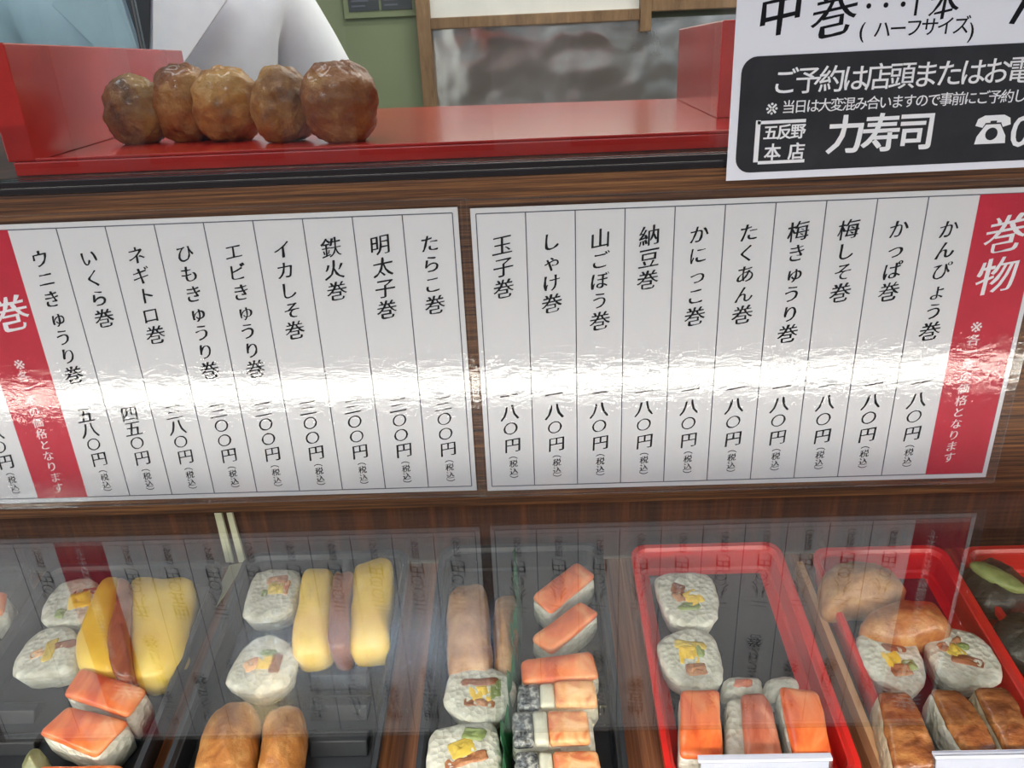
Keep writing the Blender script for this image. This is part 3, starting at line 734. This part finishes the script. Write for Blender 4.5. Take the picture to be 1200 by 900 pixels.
def pressed(px_pts, label, top, h=1.1, base=BASE, rice='rice', group='salmon pressed sushi', name='salmon_pressed_sushi', th=.24, inset=.03, topscale=None, amp=.02, parts=None, topname='salmon_topping', dome=.05):
    c_, pts = local(px_pts, h)
    root = item(name, c_, base, label, 'pressed sushi', group)
    H_ = h - base
    rp = [p_ * (1 - inset) for p_ in pts]
    puff('rice_block', soft_poly(rp, .14), 0, H_ - th * .7, M[rice], root, rnd=.08, belly=.05, amp=.035, freq=4.5, seed=sd(), tamp=.0)
    if parts is None:
        tp = pts if topscale is None else [Vector((topscale[0] + p_.x * topscale[1], p_.y * topscale[2])) for p_ in pts]
        puff(topname, soft_poly(tp, .12), H_ - th, H_, M[top], root, rnd=.09, dome=dome, belly=.02, amp=amp, freq=3.5, seed=sd())
    else:
        # toppings side by side across the block: fractions along the edge 0->1
        A, B, C_, D = pts[0], pts[1], pts[2], pts[3]
        for (f0, f1, mk, nm) in parts:
            q = [A.lerp(B, f0), A.lerp(B, f1), D.lerp(C_, f1), D.lerp(C_, f0)]
            puff(nm, soft_poly(q, .08), H_ - th, H_ + random.uniform(-.02, .03), M[mk], root, rnd=.07, dome=.03, belly=0, amp=.02, freq=4, seed=sd())
    return root
def pouch(px_pts, label, m_='tofu', h=1.15, base=BASE, group='inari pouches', name='tofu_pouch', cat='tofu pouch', dome=.16, amp=.05, freq=2.6):
    c_, pts = local(px_pts, h - .1)
    root = item(name, c_, base, label, cat, group)
    o = puff('pouch_skin' if cat == 'tofu pouch' else 'body', catmull(pts, 6), 0, h - base - .12, M[m_], root, rnd=.34, dome=dome, belly=.06, amp=amp, freq=freq, seed=sd(), tamp=amp * .8)
    return root
def single(px_pts, name, label, cat, m_, h, base, rnd, dome, amp=.03, freq=3, straight=False, group=None):
    c_, pts = local(px_pts, h)
    o = puff(name, soft_poly(pts, .15) if straight else catmull(pts, 6), 0, h - base, M[m_], None, rnd=rnd, dome=dome, belly=.03, amp=amp, freq=freq, seed=sd())
    o.location = shelf_world(c_.x, c_.y, base); o.rotation_euler = (TH, 0, 0)
    return tag(o, label, cat, group)

f1 = [('egg', -.02, .02, .20, .26, 8), ('gourd', .02, .38, .30, .12, 5), ('mince', .0, -.36, .34, .12, -5), ('cucumber', .34, .10, .12, .24, 0)]
f2 = [('pickle', -.10, .05, .20, .22, 30), ('mince', -.12, .30, .34, .14, 20), ('gourd', .10, -.26, .36, .14, -18), ('cucumber', .15, .22, .18, .12, -10)]
f3 = [('egg', -.12, .0, .22, .30, 10), ('gourd', .05, .38, .28, .14, -8), ('mince', -.02, -.35, .26, .18, 0), ('cucumber', .26, -.20, .18, .17, 10)]
# tray 1 (second from left)
maki([(47, 727), (52, 702), (76, 680), (105, 676), (116, 690), (112, 714), (95, 727), (68, 730)], 'futomaki roll behind, left of the yellow omelette in the second tray from left', [('egg', .25, .05, .30, .28, 20), ('gourd', .30, .38, .34, .12, 10), ('cucumber', -.15, -.45, .14, .14, 0)])
maki([(13, 789), (22, 762), (45, 738), (75, 732), (90, 744), (92, 770), (84, 783), (50, 790)], 'pointed futomaki roll nearest the left photo edge, below another roll', [('pickle', -.02, .02, .14, .34, 10), ('gourd', .30, .20, .30, .14, 15), ('shrimp', -.35, -.1, .2, .14, 30)])
eggs = 'yellow omelette slabs'
single([(118, 673), (138, 674), (138, 720), (134, 783), (97, 783), (84, 762), (92, 728)], 'omelette_slab', 'narrow yellow omelette slab left of the gourd strip in the second tray from left', 'omelette', 'egg', 1.15, BASE, .30, .10, .04, 2, group=eggs)
single([(151, 674), (190, 671), (221, 673), (217, 715), (206, 758), (181, 785), (152, 785), (149, 735)], 'omelette_slab', 'broad yellow omelette slab right of the gourd strip in the second tray from left', 'omelette', 'egg', 1.15, BASE, .30, .10, .04, 2, group=eggs)
single([(139, 676), (153, 688), (150, 740), (152, 786), (131, 784), (125, 748), (134, 705)], 'gourd_strip', 'brown simmered gourd strip between yellow slabs in the second tray from left', 'gourd strip', 'gourd', 1.28, BASE, .10, .10, .05, 4, group='brown simmered strips')
pressed([(72, 812), (93, 781), (171, 806), (148, 838)], 'salmon pressed sushi just below the yellow omelette at left', 'salmon')
pressed([(44, 857), (78, 826), (149, 843), (110, 884)], 'salmon pressed sushi with pointed front corner at lower left', 'salmon')
pressed([(43, 897), (142, 895), (147, 940), (38, 942)], 'salmon pressed sushi cut off by the bottom edge at far left', 'salmon', h=1.0)
single([(22, 902), (28, 880), (40, 872), (48, 885), (44, 905)], 'green_wrapped_morsel', 'small pale green wrapped morsel at the lower left corner', 'morsel', 'palegreen', .8, BASE, .2, .1)
# tray 2
maki([(285, 722), (287, 701), (298, 672), (312, 666), (335, 665), (350, 671), (347, 701), (339, 715), (314, 723)], 'round futomaki roll at the back of the tray with the empty ribbed corner', [('pickle', .12, .08, .28, .22, 0), ('mince', .10, .42, .34, .14, 10), ('shrimp', .46, .12, .14, .26, 0), ('cucumber', -.22, -.12, .14, .14, 0)])
maki([(263, 795), (278, 767), (294, 749), (315, 742), (335, 749), (347, 763), (346, 781), (330, 800), (305, 812), (282, 809), (266, 802)], 'oval futomaki roll just above the two brown tofu pouches', [('egg', .12, .05, .24, .20, 10), ('shrimp', -.25, .0, .18, .16, 30), ('gourd', .42, .0, .14, .26, 0), ('cucumber', .1, .34, .2, .1, 0)])
single([(354, 665), (372, 660), (388, 663), (388, 697), (383, 751), (353, 762), (339, 747), (347, 704)], 'omelette_slab', 'yellow omelette slab with slanting left side, right of a round roll', 'omelette', 'egg', 1.15, BASE, .30, .10, .04, 2, group=eggs)
single([(413, 662), (427, 652), (454, 648), (457, 672), (452, 715), (452, 747), (429, 755), (408, 751), (410, 704)], 'omelette_slab', 'tall yellow omelette slab rightmost of all the omelette', 'omelette', 'egg', 1.15, BASE, .30, .10, .04, 2, group=eggs)
single([(391, 673), (400, 669), (412, 670), (408, 701), (406, 752), (385, 752), (385, 722)], 'gourd_strip', 'brown simmered gourd strip between yellow slabs above the empty ribbed corner', 'gourd strip', 'gourd', 1.22, BASE, .10, .08, .05, 4, group='brown simmered strips')
pouch([(222, 903), (230, 863), (241, 836), (259, 818), (276, 813), (292, 818), (296, 847), (291, 903), (280, 940), (225, 940)], 'brown fried tofu pouch at the bottom edge, left of a pair', h=1.25)
pouch([(296, 905), (302, 864), (305, 840), (315, 824), (332, 818), (349, 825), (352, 856), (348, 885), (338, 925), (300, 930)], 'brown fried tofu pouch at the bottom edge, right of a pair', h=1.2)
# tray 3
pouch([(526, 689), (550, 677), (567, 681), (572, 722), (574, 774), (549, 778), (525, 774)], 'long tan tofu pouch at the back left of the middle tray', 'pale_tofu', h=1.15)
pouch([(580, 695), (595, 689), (606, 694), (606, 736), (602, 776), (593, 784), (580, 778), (578, 733)], 'narrow tan tofu pouch beside the green leaf in the middle tray', 'pale_tofu', h=1.0)
pressed([(623, 697), (676, 657), (698, 672), (645, 716)], 'salmon pressed sushi lying diagonally, farthest back in the middle tray', 'salmon')
pressed([(622, 746), (680, 703), (702, 716), (646, 764)], 'second diagonal salmon pressed sushi in the middle tray, nearer the viewer', 'salmon', h=1.0)
pressed([(611, 772), (694, 762), (702, 792), (612, 799)], 'salmon pressed sushi lying crosswise in the middle tray', 'salmon')
gs_ = 'two-tone mackerel pressed sushi'
for q, lab, cols_ in (([(607, 800), (696, 797), (702, 825), (606, 828)], 'mackerel pressed sushi with tan right half, just below the crosswise salmon', [(0, .28, 'mackerel', 'mackerel_skin'), (.28, .47, 'white_fish', 'white_fish'), (.47, 1, 'shrimp', 'shrimp_topping')]),
                      ([(600, 833), (693, 831), (699, 868), (601, 872)], 'mackerel pressed sushi with orange right half, between two like it', [(0, .26, 'mackerel', 'mackerel_skin'), (.26, .44, 'white_fish', 'white_fish'), (.44, .94, 'shrimp', 'shrimp_topping')]),
                      ([(604, 880), (700, 878), (708, 915), (603, 917)], 'mackerel pressed sushi at the bottom edge with golden right half', [(0, .28, 'mackerel', 'mackerel_skin'), (.28, .45, 'white_fish', 'white_fish'), (.45, 1, 'shrimp', 'shrimp_topping')])):
    pressed(q, lab, None, name='mackerel_pressed_sushi', group=gs_, parts=cols_)
maki([(520, 816), (528, 788), (546, 775), (571, 779), (598, 791), (605, 812), (593, 832), (576, 842), (551, 844), (528, 832)], 'futomaki roll with a squarish omelette centre, below the long tan pouch', [('egg', .02, -.02, .26, .26, 3), ('gourd', -.02, .30, .42, .10, 3), ('mince', .0, -.36, .36, .12, -4), ('cucumber', .44, .12, .13, .32, 0)])
maki([(499, 884), (505, 858), (524, 850), (555, 845), (580, 848), (587, 880), (586, 910), (570, 928), (515, 928), (500, 912)], 'large futomaki roll at the bottom edge with bright yellow centre', [('pickle', -.02, .14, .30, .20, 20), ('mince', .10, -.16, .48, .12, 15), ('cucumber', .28, .52, .26, .14, -8)])
# leaf divider
lf = empty('leaf_divider', shelf_world(0, 0, BASE), (TH, 0, 0), 'jagged green plastic leaf standing between pouches and salmon in the middle tray', 'leaf')
vs = []; fs_ = []
path = [(606, 648), (609, 680), (609, 715), (606, 752), (605, 790), (600, 830), (595, 868), (594, 905)]
for i in range(29):
    t = i / 28 * (len(path) - 1); k = min(int(t), len(path) - 2); f = t - k
    x_ = path[k][0] * (1 - f) + path[k + 1][0] * f; y_ = path[k][1] * (1 - f) + path[k + 1][1] * f
    a = on_shelf(x_, y_, .9)
    hh = 1.05 if i % 2 else .72
    vs += [((a[0] - .03) * U, a[1] * U, 0), ((a[0] - .10 + .05 * math.sin(i)) * U, a[1] * U, hh * 1.2 * U), ((a[0] + .03) * U, a[1] * U, 0)]
for i in range(28):
    a = 3 * i
    fs_ += [(a, a + 3, a + 4, a + 1), (a + 1, a + 4, a + 5, a + 2), (a + 2, a + 5, a + 3, a)]
fs_ += [(0, 1, 2), (84, 86, 85)]
mesh('leaf_blade', vs, fs_, M['leaf'], lf)
lf2 = box('leaf_divider', -.02 * U, .02 * U, -.9 * U, .45 * U, 0, .55 * U, M['leaf'], None, .0004)
a_ = on_shelf(172, 893, .9); lf2.location = shelf_world(a_[0], a_[1] - .4, BASE); lf2.rotation_euler = (Matrix.Rotation(TH, 4, 'X') @ Matrix.Rotation(-.25, 4, 'Z')).to_euler()
tag(lf2, 'dark green leaf strip right of the lower left salmon', 'leaf')
# tray 4
maki([(768, 677), (791, 669), (830, 672), (842, 697), (838, 728), (809, 732), (786, 725), (773, 701)], 'futomaki roll at the back left of the red tray with the black floor', [('egg', .18, -.05, .26, .22, 30), ('gourd', -.20, .30, .20, .16, -20), ('mince', -.22, .0, .14, .20, 20), ('cucumber', .02, -.34, .3, .12, 0)])
maki([(773, 748), (805, 734), (834, 741), (846, 772), (846, 799), (812, 803), (788, 793), (773, 772)], 'futomaki roll above the left salmon block in a red tray', [('egg', -.05, .05, .26, .26, 0), ('pickle', .05, .36, .44, .12, -8), ('mince', .10, -.40, .28, .16, 0), ('cucumber', .34, .18, .12, .2, 0)])
pressed([(798, 807), (843, 806), (848, 885), (797, 884)], 'left salmon block of three in a red tray, bright orange', 'salmon', h=1.15)
pressed([(853, 812), (889, 809), (900, 826), (911, 880), (910, 893), (852, 893)], 'middle salmon block of three in a red tray, duller red with pale left side', 'trout', h=1.05, topscale=(.17, .74, 1.0), dome=.03)
pressed([(914, 802), (959, 808), (966, 832), (975, 879), (974, 888), (932, 889), (921, 840)], 'right salmon block of three in a red tray, speckled rice on its left side', 'salmon', h=1.25)
for q, lab in (([(849, 799), (854, 792), (888, 792), (893, 800), (889, 811), (853, 811)], 'small roll with pink centre, standing behind the middle salmon block'), ([(897, 803), (905, 792), (930, 791), (937, 800), (930, 812), (901, 814)], 'small plain white roll behind the right salmon block')):
    c_, pts = local(q, .8)
    r_ = item('small_roll', c_, BASE, lab, 'sushi roll', 'small rolls behind the salmon')
    puff('rice', catmull(pts, 6), 0, .72, M['rice'], r_, rnd=.15, dome=.03, belly=.04, amp=.02, freq=5, seed=sd())
    if 'pink' in lab:
        puff('pink_filling', catmull([p_ * .42 for p_ in pts], 4), .5, .77, M['trout'], r_, rnd=.04, dome=.02, amp=.02, freq=6, seed=sd())
# tray 5
pouch([(969, 664), (994, 651), (1033, 653), (1055, 669), (1064, 683), (1047, 698), (1008, 697), (978, 702), (968, 687)], 'round tan tofu pouch farthest back in the eel tray', 'pale_tofu', h=1.3)
pouch([(1017, 727), (1026, 706), (1058, 696), (1097, 699), (1116, 718), (1115, 732), (1090, 738), (1054, 742)], 'brown tofu pouch lying just above two rolls in the eel tray', 'tofu', h=1.3)
maki([(1006, 745), (1037, 741), (1069, 748), (1082, 768), (1087, 797), (1072, 807), (1044, 801), (1015, 783)], 'left futomaki roll of two side by side in the eel tray', f3)
maki([(1086, 741), (1108, 734), (1143, 741), (1168, 765), (1175, 796), (1129, 802), (1104, 789), (1088, 761)], 'right futomaki roll of two side by side in the eel tray', f2)
ge = 'grilled eel pressed sushi'
pressed([(1030, 809), (1066, 809), (1076, 826), (1098, 875), (1096, 897), (1050, 903), (1041, 860)], 'left grilled eel block of three at the bottom right', 'eel', h=1.15, name='eel_pressed_sushi', group=ge, rice='brown_rice', topname='eel_topping', amp=.05, inset=-.03)
pressed([(1093, 806), (1122, 806), (1139, 820), (1172, 876), (1137, 886), (1111, 845)], 'middle grilled eel block of three, speckled rice on its left side', 'eel', h=1.2, name='eel_pressed_sushi', group=ge, rice='rice', topname='eel_topping', amp=.05, inset=-.03)
pressed([(1143, 804), (1178, 803), (1197, 826), (1213, 877), (1183, 884), (1159, 835)], 'right grilled eel block of three, nearest the right photo edge', 'eel', h=1.2, name='eel_pressed_sushi', group=ge, rice='brown_rice', topname='eel_topping', amp=.05, inset=-.03)
# tray 6
for q, lab in (([(1133, 662), (1150, 649), (1172, 648), (1200, 664), (1214, 690), (1188, 704), (1160, 700), (1142, 684)], 'black seaweed-wrapped roll at the back of the rightmost red tray'), ([(1172, 722), (1198, 707), (1225, 725), (1232, 765), (1205, 765), (1182, 748)], 'black seaweed-wrapped roll cut by the right photo edge, nearer the viewer')):
    r_ = pouch(q, lab, 'nori', h=1.1, group='seaweed-wrapped rolls', name='seaweed_roll', cat='sushi roll', dome=.08, amp=.09, freq=4)
    if 'back' in lab:
        puff('yellow_filling', catmull([Vector((x, y)) for x, y in ((-.45, .3), (-.15, .32), (.25, -.1), (.35, -.42), (.1, -.45), (-.3, -.1))], 4), .82, 1.03, M['cucumber'], r_, rnd=.05, dome=.04, amp=.03, freq=5, seed=sd())
# food under the leftmost lid
pressed([(-70, 700), (6, 692), (2, 716), (-80, 725)], 'salmon pressed sushi under the clear lid at the left photo edge', 'salmon')

# ---- loose bits on the shelf
la = box('pale_wood_lath', -.075 * U, .075 * U, -3.4 * U, 3.4 * U, 0, .38 * U, M['lath'], None, .0006)
la.location = shelf_world(6.38, -4.0, .005); la.rotation_euler = (Matrix.Rotation(TH, 4, 'X') @ Matrix.Rotation(.010, 4, 'Z')).to_euler()
tag(la, 'pale narrow wooden lath standing between the two red trays', 'lath')
br = empty('cream_strips', shelf_world(-6.9, -.1, 0), label='cream double strip running down the dark lining and onto the shelf', cat='bracket')  # two pale strips on the lining, one tapering piece on the shelf
BY = HY + .70
for a, b in (((252.5, 592), (261, 657.5)), ((262, 592), (280, 657.5))):
    pass
def yq(pts, Y, th, name):
    vs = []
    for dy in (0, -th):
        for (px, py) in pts:
            x, z = on_y(px, py, Y); vs.append(w(x, Y + dy, z) - br.location)
    return mesh(name, vs, BF, M['cream_tone'], br)
yq([(249, 585), (257, 585), (275, 657), (266, 657)], BY, .08, 'upright_strip')
yq([(263, 585), (269, 585), (289, 657), (281, 657)], BY, .08, 'upright_strip')
vs = []
for h in (.01, .07):
    for px, py in ((269, 662), (287, 659), (262, 700), (233, 738)):
        a = on_shelf(px, py, h); vs.append(shelf_world(a[0], a[1], h) - br.location)
mesh('floor_strip', vs, BF, M['cream_tone'], br)

# ---- price card holders at the front
def holder(pxa, pxb, py, label, tilt=.0):
    b0 = -6.62
    d = ray((pxa + pxb) / 2, py)
    base0 = S0 + SY * b0; kk = (base0.y + .35) / d.y; hgt = kk * d.z - base0.z
    xa_ = ray(pxa, py).x * (base0.y + .35) / ray(pxa, py).y; xb_ = ray(pxb, py).x * (base0.y + .35) / ray(pxb, py).y
    wd = xb_ - xa_
    root = empty('price_card_holder', shelf_world((xa_ + xb_) / 2, b0, .03), (0, 0, 0), label, 'card holder', 'clear price card holders')
    hw_ = wd / 2 * U
    drop = (hgt - .03) * U
    def slab(name, y0, y1, z0, z1, m_, ins=0):
        # leaning back a little
        k = .35 / max(.3, hgt)
        vs = []
        for z in (z0, z1):
            for (x, y) in ((-hw_ + ins, y0), (hw_ - ins, y0), (hw_ - ins, y1), (-hw_ + ins, y1)): vs.append((x, y + z * k, z))
        mesh(name, vs, BF, m_, root)
    slab('clear_front', -.05 * U, -.02 * U, .03 * U, drop, M['film'])
    slab('card', -.015 * U, .015 * U, .06 * U, drop - .10 * U, M['card'], .05 * U)
    slab('clear_back', .02 * U, .05 * U, .03 * U, drop, M['film'])
    slab('top_fold', -.06 * U, .06 * U, drop - .05 * U, drop, M['card'])
    mesh('foot', [(x, y * U, z * U) for z in (0, .03) for x, y in ((-hw_, -.5), (hw_, -.5), (hw_, .2), (-hw_, .2))] if False else [(x, y * U, (y * math.tan(TH) + z) * U) for z in (0, .03) for x, y in ((-hw_, -.5), (hw_, -.5), (hw_, .2), (-hw_, .2))], BF, M['film'], root)
    return root
holder(818, 974, 886, 'clear price card holder before the red tray with three salmon blocks')
holder(1094, 1262, 881, 'clear price card holder before the eel tray at the lower right corner')

# ================================================================ THE WORKER
cxp, _ = on_y(196, 60, 39.6)
wk = empty('person', Vector((cxp * U, 39.6 * U, 0)), (0, 0, .24), label='person in white coat and dark tie standing behind the red tray, head out of view', cat='person')
def skin(name, joints, edges, m_, root_i, sub=2, extra=None):
    me = bpy.data.meshes.new(name); me.from_pydata([j[0] for j in joints], edges, [])
    o = bpy.data.objects.new(name, me); C.objects.link(o)
    md = o.modifiers.new('skin', 'SKIN'); md.use_smooth_shade = True
    for i, j in enumerate(joints):
        sv = me.skin_vertices[0].data[i]; sv.radius = j[1]; sv.use_root = (i == root_i)
    sb = o.modifiers.new('sub', 'SUBSURF'); sb.levels = sub; sb.render_levels = sub
    dg = bpy.context.evaluated_depsgraph_get(); ev = o.evaluated_get(dg); nm = bpy.data.meshes.new_from_object(ev)
    C.objects.unlink(o); bpy.data.objects.remove(o)
    nm.materials.clear(); nm.materials.append(m_); nm.name = name
    o2 = bpy.data.objects.new(name, nm); C.objects.link(o2); o2.parent = wk
    for p_ in nm.polygons: p_.use_smooth = True
    return o2
J = []; E_ = []
def jt(p_, r_): J.append((p_, r_)); return len(J) - 1
def ed(a, b): E_.append((a, b))
pel = jt((0, 0, .93), (.14, .10)); wa = jt((0, 0, 1.08), (.125, .09)); che = jt((0, 0, 1.25), (.15, .10)); nb_ = jt((0, .01, 1.40), (.07, .06))
nk = jt((0, .0, 1.47), (.052, .055)); hb = jt((0, -.01, 1.55), (.07, .085)); ht = jt((0, .0, 1.65), (.072, .09))
for a, b in ((pel, wa), (wa, che), (che, nb_), (nb_, nk), (nk, hb), (hb, ht)): ed(a, b)
for s in (-1, 1):
    sh_ = jt((s * .17, .0, 1.36), (.055, .055)); el = jt((s * .25, .02, 1.10), (.042, .042)); wr = jt((s * .20, -.08, .90), (.028, .026)); pm = jt((s * .19, -.10, .855), (.036, .018))
    ed(che, sh_); ed(sh_, el); ed(el, wr); ed(wr, pm)
    for k in range(4):
        f0 = jt((s * (.166 + k * .017), -.115, .812 + .004 * k), (.010, .009)); f1_ = jt((s * (.164 + k * .018), -.13, .780), (.009, .008)); f2_ = jt((s * (.164 + k * .018), -.135, .755 + .004 * abs(k - 1.5)), (.0075, .007))
        ed(pm, f0); ed(f0, f1_); ed(f1_, f2_)
    t0 = jt((s * .155, -.12, .85), (.011, .010)); t1 = jt((s * .145, -.135, .82), (.009, .009)); ed(pm, t0); ed(t0, t1)
    hp = jt((s * .09, 0, .86), (.09, .09)); kn = jt((s * .10, -.01, .49), (.06, .06)); an = jt((s * .10, .01, .09), (.04, .045)); to = jt((s * .11, -.13, .04), (.04, .03))
    ed(pel, hp); ed(hp, kn); ed(kn, an); ed(an, to)
skin('body', J, E_, M['skin'], 0, 1)
J = []; E_ = []
a0 = jt((0, 0, .62), (.23, .14)); a1 = jt((0, 0, .90), (.20, .135)); a2 = jt((0, -.01, 1.10), (.19, .14)); a3 = jt((0, -.01, 1.28), (.20, .14)); a4 = jt((0, .01, 1.40), (.11, .085))
for a, b in ((a0, a1), (a1, a2), (a2, a3), (a3, a4)): ed(a, b)
for s in (-1, 1):
    b0 = jt((s * .185, .0, 1.37), (.085, .085)); b1 = jt((s * .25, .01, 1.22), (.078, .08)); b2 = jt((s * .30, .02, 1.08), (.075, .07)); b3 = jt((s * .23, -.04, .95), (.055, .055))
    ed(a3, b0); ed(b0, b1); ed(b1, b2); ed(b2, b3)
skin('coat', J, E_, M['coat'], 0, 2)
def face_of(x): return -.155 - .0 + abs(x) * .22
def strip3(name, pts, m_, th=.006, off=0.0):
    vs = []
    for dy in (0, -th):
        for (x, z) in pts: vs.append((x, -.185 + off + abs(x) * .28 - max(0, 1.30 - z) * .05 + (max(0, z - 1.30)) * .35 + dy, z))
    n_ = len(pts); fs_ = [tuple(range(n_)), tuple(range(2 * n_ - 1, n_ - 1, -1))] + [(i, (i + 1) % n_, n_ + (i + 1) % n_, n_ + i) for i in range(n_)]
    return mesh(name, vs, fs_, m_, wk, bevel=.0015)
strip3('lapel', [(-.005, 1.255), (-.05, 1.265), (-.125, 1.35), (-.10, 1.39), (-.11, 1.41), (-.06, 1.46), (-.03, 1.40)], M['coat'], .008)
strip3('lapel', [(.005, 1.25), (.05, 1.262), (.125, 1.35), (.10, 1.39), (.11, 1.41), (.06, 1.46), (.03, 1.40)], M['coat'], .008, -.003)
strip3('shirt_front', [(-.005, 1.28), (.005, 1.28), (.05, 1.45), (-.05, 1.45)], M['shirt'], .003, .004)
strip3('tie', [(-.004, 1.282), (.006, 1.282), (.022, 1.38), (.012, 1.45), (-.012, 1.45), (-.022, 1.38)], M['tie'], .004, .001)
strip3('coat_button', [(.0, 1.24), (.010, 1.235), (.010, 1.225), (.0, 1.22), (-.008, 1.23)], M['paper'], .006, -.004)
def blob(name, c_, r_, m_, parent=wk):
    bm = bmesh.new(); bmesh.ops.create_icosphere(bm, subdivisions=2, radius=1)
    for v in bm.verts: v.co = Vector((v.co.x * r_[0], v.co.y * r_[1], v.co.z * r_[2]))
    me = bpy.data.meshes.new(name); bm.to_mesh(me); bm.free(); me.materials.append(m_)
    for p_ in me.polygons: p_.use_smooth = True
    o = bpy.data.objects.new(name, me); C.objects.link(o); o.parent = parent; o.location = c_; return o
blob('hair', (0, .022, 1.665), (.088, .098, .085), M['hair'])
for s in (-1, 1):
    blob('eye', (s * .031, -.088, 1.60), (.011, .008, .007), M['white_ink']); blob('ear', (s * .078, .0, 1.59), (.01, .02, .03), M['skin'])
blob('nose', (0, -.10, 1.575), (.012, .018, .022), M['skin']); blob('mouth', (0, -.092, 1.54), (.024, .008, .006), M['lacquer'])
for s in (-1, 1):
    o = blob('trouser_leg', (s * .10, .0, .42), (.095, .10, .40), M['trousers'])
    blob('shoe', (s * .11, -.05, .045), (.05, .13, .045), M['ink'])

# ================================================================ the street behind the viewer (seen only mirrored in the glass)
ob = empty('street_building', Vector((0, -6.2, 0)), label='pale building across the street, seen only mirrored in the glass', cat='building')
M['facade'] = plain('facade', (.30, .30, .29), 0.8); M['window_dark'] = plain('dark_window', (.05, .06, .07), 0.15)
box('facade_wall', -8, 8, -.3, 0, 0, 3.4, M['facade'], ob)
for k in range(8):
    x = -7.4 + k * 1.95
    box('shop_window', x, x + 1.25, 0, .03, .45, 2.4, M['window_dark'], ob)
